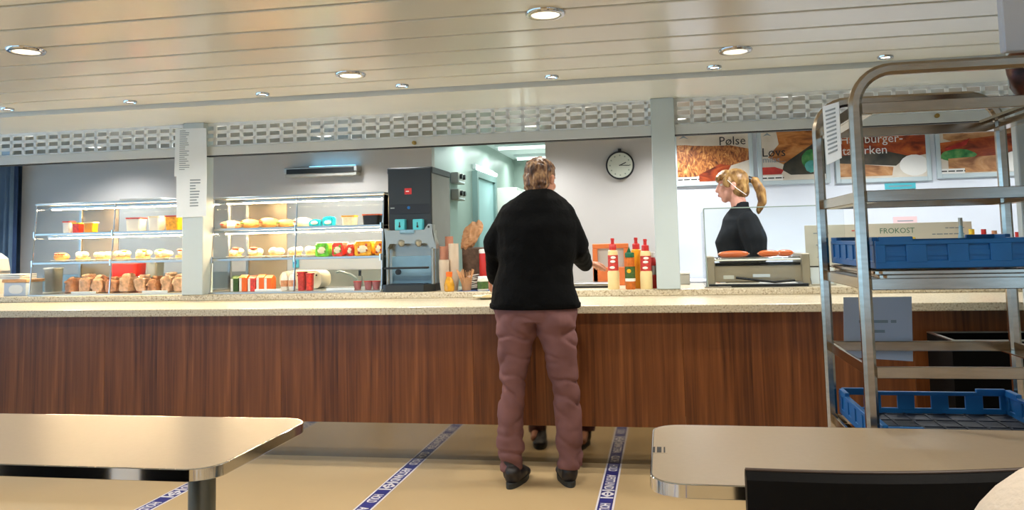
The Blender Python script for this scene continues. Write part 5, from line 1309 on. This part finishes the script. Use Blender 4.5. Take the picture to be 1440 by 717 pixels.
# jacket
def jfold(c):
    f_ = noise.noise(Vector((c.x*5, c.y*5, c.z*9)))*.009+noise.noise(c*19)*.004
    return f_
b = Blob()
def jr(l, r_, y, Yk, ry, z=None):
    a, c_ = P(l, y, Yk), P(r_, y, Yk); return ((a.x+c_.x)/2, Yk, a.z, (c_.x-a.x)/2, ry)
rings = [jr(689, 817, 431, 4.46, .165), jr(690, 814, 424, 4.46, .165), jr(694, 806, 400, 4.46, .155), jr(700, 806, 375, 4.46, .148), jr(700, 812, 345, 4.46, .145), jr(697, 812, 318, 4.46, .145), jr(703, 807, 298, 4.465, .13), jr(716, 797, 283, 4.47, .11), jr(729, 784, 273, 4.475, .085), jr(738, 776, 267, 4.48, .066)]
b.loft(rings)
b.loft([(nk.x-.003, 4.475, P(757, 280, 4.48).z, .088, .078), (nk.x-.003, 4.48, P(757, 272, 4.48).z, .074, .070), (nk.x-.002, 4.485, P(757, 268, 4.48).z, .069, .068)])
b.chain([shL+Vector((.015, 0, -.012)), elL+Vector((.0, 0, .03)), elL], [.078, .070, .066]); b.chain([elL, wrL], [.064, .050])
b.chain([shR+Vector((-.012, 0, -.010)), elR+Vector((0, 0, .03)), elR], [.078, .068, .064]); b.chain([elR, wrR], [.062, .046])
jk = b.build('jacket', 'jacket', man, .0085, 5, jfold)
MB().lathe([(rings[0][3]*.97, -.004), (rings[0][3]*1.0, .004), (rings[0][3]*1.0, .022), (rings[0][3]*.97, .03)], (rings[0][0], 4.46, rings[0][2]-.006), 40, (1, .165/rings[0][3])).build('hem_band', 'jacket', jk, True)
# trousers
def tfold(c):
    k = 1.0+1.2*max(0, 1-abs(c.z-.50)/.12)+1.6*max(0, 1-abs(c.z-.13)/.10)+.8*max(0, 1-abs(c.z-.80)/.08)
    return k*(noise.noise(Vector((c.x*9, c.y*9, c.z*13)))*.006+noise.noise(Vector((c.x*14+c.z*9, c.y*14, c.z*14)))*.004)-k*.007*max(0, .22-abs(noise.noise(Vector((c.x*7+c.z*5, c.y*6, c.z*10)))))/.22
b = Blob()
hp = [jr(694, 813, 420, 4.455, .135), jr(694, 813, 436, 4.45, .138), jr(696, 812, 452, 4.45, .130)]
b.loft(list(reversed(hp)))
def leg(side):
    if side < 0: rows = [(698, 757, 452), (698, 755, 468), (699, 748, 490), (702, 744, 515), (704, 740, 537), (701, 739, 565), (699, 736, 590), (698, 736, 620), (700, 737, 645), (702, 737, 661)]
    else: rows = [(754, 811, 452), (757, 811, 468), (763, 811, 490), (768, 812, 515), (774, 814, 537), (777, 817, 565), (780, 818, 590), (781, 819, 620), (783, 819, 640), (784, 819, 656)]
    out = []
    for i, (l, r_, y) in enumerate(rows):
        q = jr(l, r_, y, 4.45+(.02+.03*(side > 0))*i/9, 0); out.append((q[0], q[1], q[2], q[3], max(.068, q[3]*.98)))
    return out
for s_ in (-1, 1): b.loft(list(reversed(leg(s_))))
b.ell((P(727, 450, 4.4).x, 4.395, P(727, 450, 4.4).z), (.095, .075, .085)); b.ell((P(780, 450, 4.4).x, 4.395, P(780, 450, 4.4).z), (.095, .075, .085))
tr = b.build('trousers', 'denimred', man, .0085, 4, tfold)
for s_, l, r_, y, yaw, lb in ((-1, 703, 734, 681, R(-8), 0), (1, 788, 816, 678, R(17), 0)):
    f_ = P((l+r_)/2, y, 4.40 if s_ < 0 else 4.46); f_.z = 0; q = frame_rot(yaw)
    V = lambda x, y_, z: f_+q @ Vector((x, y_, z))
    b = Blob(); b.chain([V(0, .03, .05), V(0, .12, .045), V(0, .20, .035)], [.044, .046, .036]); b.ell(V(0, .03, .075), (.043, .05, .035), q); b.ell(V(0, .21, .03), (.045, .055, .03), q)
    a_ = anL if s_ < 0 else anR; b.cap(a_+Vector((0, .0, -.03)), a_+Vector((0, 0, .05)), .044, .046)
    sh_ = b.build('shoe', 'shoe', man, .007, 3)
    b = MB(); pts = []
    for k in range(28):
        a = 2*PI*k/28; w_ = .047*(1 if math.sin(a) > -.2 else .92); v = V(w_*math.cos(a), .115+.150*math.sin(a), 0); pts.append((v.x, v.y))
    b.prism(pts, 0.0, .026); b.build('sole', 'sole', sh_, True)

# ---- assistant in profile behind the counter
Yw = 6.40
wom = thing('person', 'blonde assistant with a ponytail and black top, in profile behind the sausage grill', 'person', (P(1040, 340, Yw).x, Yw, 0))
sw = 1.09
hw = P(1030, 262, Yw)+Vector((0, 0, .0)); Rw = frame_rot(R(84), R(0))
cxw = P(1041, 330, Yw).x
b = Blob(); head_prims(b, hw, Rw, sw)
nkw = hw+Rw @ Vector((0, -.045, -.13))
b.chain([nkw+Vector((-.005, 0, .03)), Vector((cxw-.0, Yw, 1.47))], [.045, .055])
b.loft([(cxw, Yw, .86, .10, .145), (cxw, Yw, .98, .10, .15), (cxw, Yw, 1.10, .095, .12), (cxw-.01, Yw, 1.28, .115, .14), (cxw, Yw, 1.40, .10, .16), (cxw, Yw, 1.48, .06, .08)])
for sy_ in (-1, 1):
    s0 = Vector((cxw+.02, Yw+sy_*.165, 1.41)); e0 = Vector((cxw+.06, Yw+sy_*.20, 1.14)); w0 = Vector((cxw-.12, Yw+sy_*.15, 1.02))
    b.chain([s0, e0], [.045, .035]); b.chain([e0, w0], [.035, .024]); hand_prims(b, w0, Vector((-1, -sy_*.1, -.25)), Vector((0, 0, 1)), .92, .5, -sy_)
    h0 = Vector((cxw, Yw+sy_*.085, .88)); k0 = Vector((cxw-.01, Yw+sy_*.085, .47)); a0 = Vector((cxw+.01, Yw+sy_*.085, .08))
    b.chain([h0, k0], [.08, .052]); b.chain([k0, a0], [.052, .036]); b.cap(a0, a0+Vector((-.12, 0, -.035)), .034, .026)
b.build('body', 'skinw', wom, .0062, 2); face_parts(wom, hw, Rw, sw, 'skinw')
b, T_, e_ = hair_cap(wom, hw, Rw, sw, 'hairblond')
e_((0, .056, .072), (.066, .046, .036)); e_((0, .092, .056), (.056, .022, .030)); e_((-.072, .03, .028), (.014, .035, .04)); e_((.072, .03, .028), (.014, .035, .04)); e_((0, -.075, -.035), (.05, .04, .045))
hr = b.build('hair', 'hairblond', wom, .005, 2, lambda c: .003*noise.noise(Vector((c.x*60, c.y*60, c.z*30))))
tie = T_(0, -.118, .045)
b = Blob(); b.chain([T_(0, -.118, .045), T_(0, -.155, .030), T_(0, -.185, -.035), T_(0, -.195, -.11), T_(0, -.17, -.17), T_(0, -.165, -.19)], [.020, .032, .038, .034, .022, .010])
b.build('ponytail', 'hairblond', wom, .005, 2, lambda c: .005*noise.noise(Vector((c.x*60, c.y*60, c.z*12))))
MB().cyl(T_(0, -.105, .048), T_(0, -.130, .038), .024, seg=16).build('hair_tie', 'black', wom, True)
MB().tube([T_(-.0-sx_, y, z) for sx_, y, z in ((-.086, .030, .040), (-.088, .015, .025), (-.086, -.03, -.02), (-.060, -.09, -.065))], .0028, 8).build('mask_string', 'plate', wom, True)
MB().tube([T_(-sx_, y, z) for sx_, y, z in ((.086, .030, .040), (.088, .015, .025), (.086, -.03, -.02), (.060, -.09, -.065))], .0028, 8).build('mask_string', 'plate', wom, True)
b = Blob()
zz_ = lambda y: P(1040, y, Yw).z
b.loft([(cxw, Yw, .90, .125, .17), (cxw, Yw, 1.0, .12, .165), (cxw-.02, Yw, 1.12, .14, .145), (cxw-.03, Yw, 1.27, .160, .155), (cxw-.0, Yw, 1.37, .145, .18), (cxw+.005, Yw, 1.44, .130, .16), (cxw+.002, Yw, 1.49, .095, .10), (nkw.x+.004, Yw, 1.53, .066, .068), (nkw.x+.010, Yw, 1.572, .062, .064)])
for sy_ in (-1, 1):
    s0 = Vector((cxw+.045, Yw+sy_*.165, 1.405)); e0 = Vector((cxw+.095, Yw+sy_*.20, 1.16)); w0 = Vector((cxw-.10, Yw+sy_*.15, 1.02))
    b.chain([s0, s0+Vector((.035, sy_*.02, -.11)), e0], [.086, .092, .072]); b.chain([e0, w0], [.058, .044])
b.build('shirt', 'top', wom, .0085, 4, lambda c: noise.noise(Vector((c.x*6, c.y*6, c.z*11)))*.008)
b = Blob(); b.loft([(cxw, Yw, .80, .12, .165), (cxw, Yw, .92, .12, .165)])
for sy_ in (-1, 1): b.chain([Vector((cxw, Yw+sy_*.085, .86)), Vector((cxw-.01, Yw+sy_*.085, .47)), Vector((cxw+.01, Yw+sy_*.085, .10))], [.092, .068, .058])
b.build('trousers', 'black', wom, .01, 3)
for sy_ in (-1, 1):
    b = Blob(); b.chain([Vector((cxw+.02, Yw+sy_*.085, .045)), Vector((cxw-.15, Yw+sy_*.085, .038))], [.044, .038]); b.build('shoe', 'shoe', wom, .008, 2)

# pink note and a painted light blue reflection on the right-hand wall
for q, m_, nm, lb in (((1256, 305, 1290, 316), 'pinkpaper', 'pink_note', 'small pink note on the white wall above the long menu card'), ((1244, 258, 1288, 265), 'cyan', 'painted_reflection', 'narrow light blue reflection painted on the wall under the third poster')):
    a, c_ = at(q[0], q[1], Y=PYW-.005), at(q[2], q[3], Y=PYW-.005)
    t = thing(nm, lb, 'note', ((a.x+c_.x)/2, PYW, c_.z))
    MB().box(a.x, c_.x, PYW-.006, PYW, c_.z, a.z).build('sheet', m_, t)
    MB().box(a.x+.03, c_.x-.03, PYW-.007, PYW-.006, (a.z+c_.z)/2-.004, (a.z+c_.z)/2+.004).build('text_line', 'ink', t)
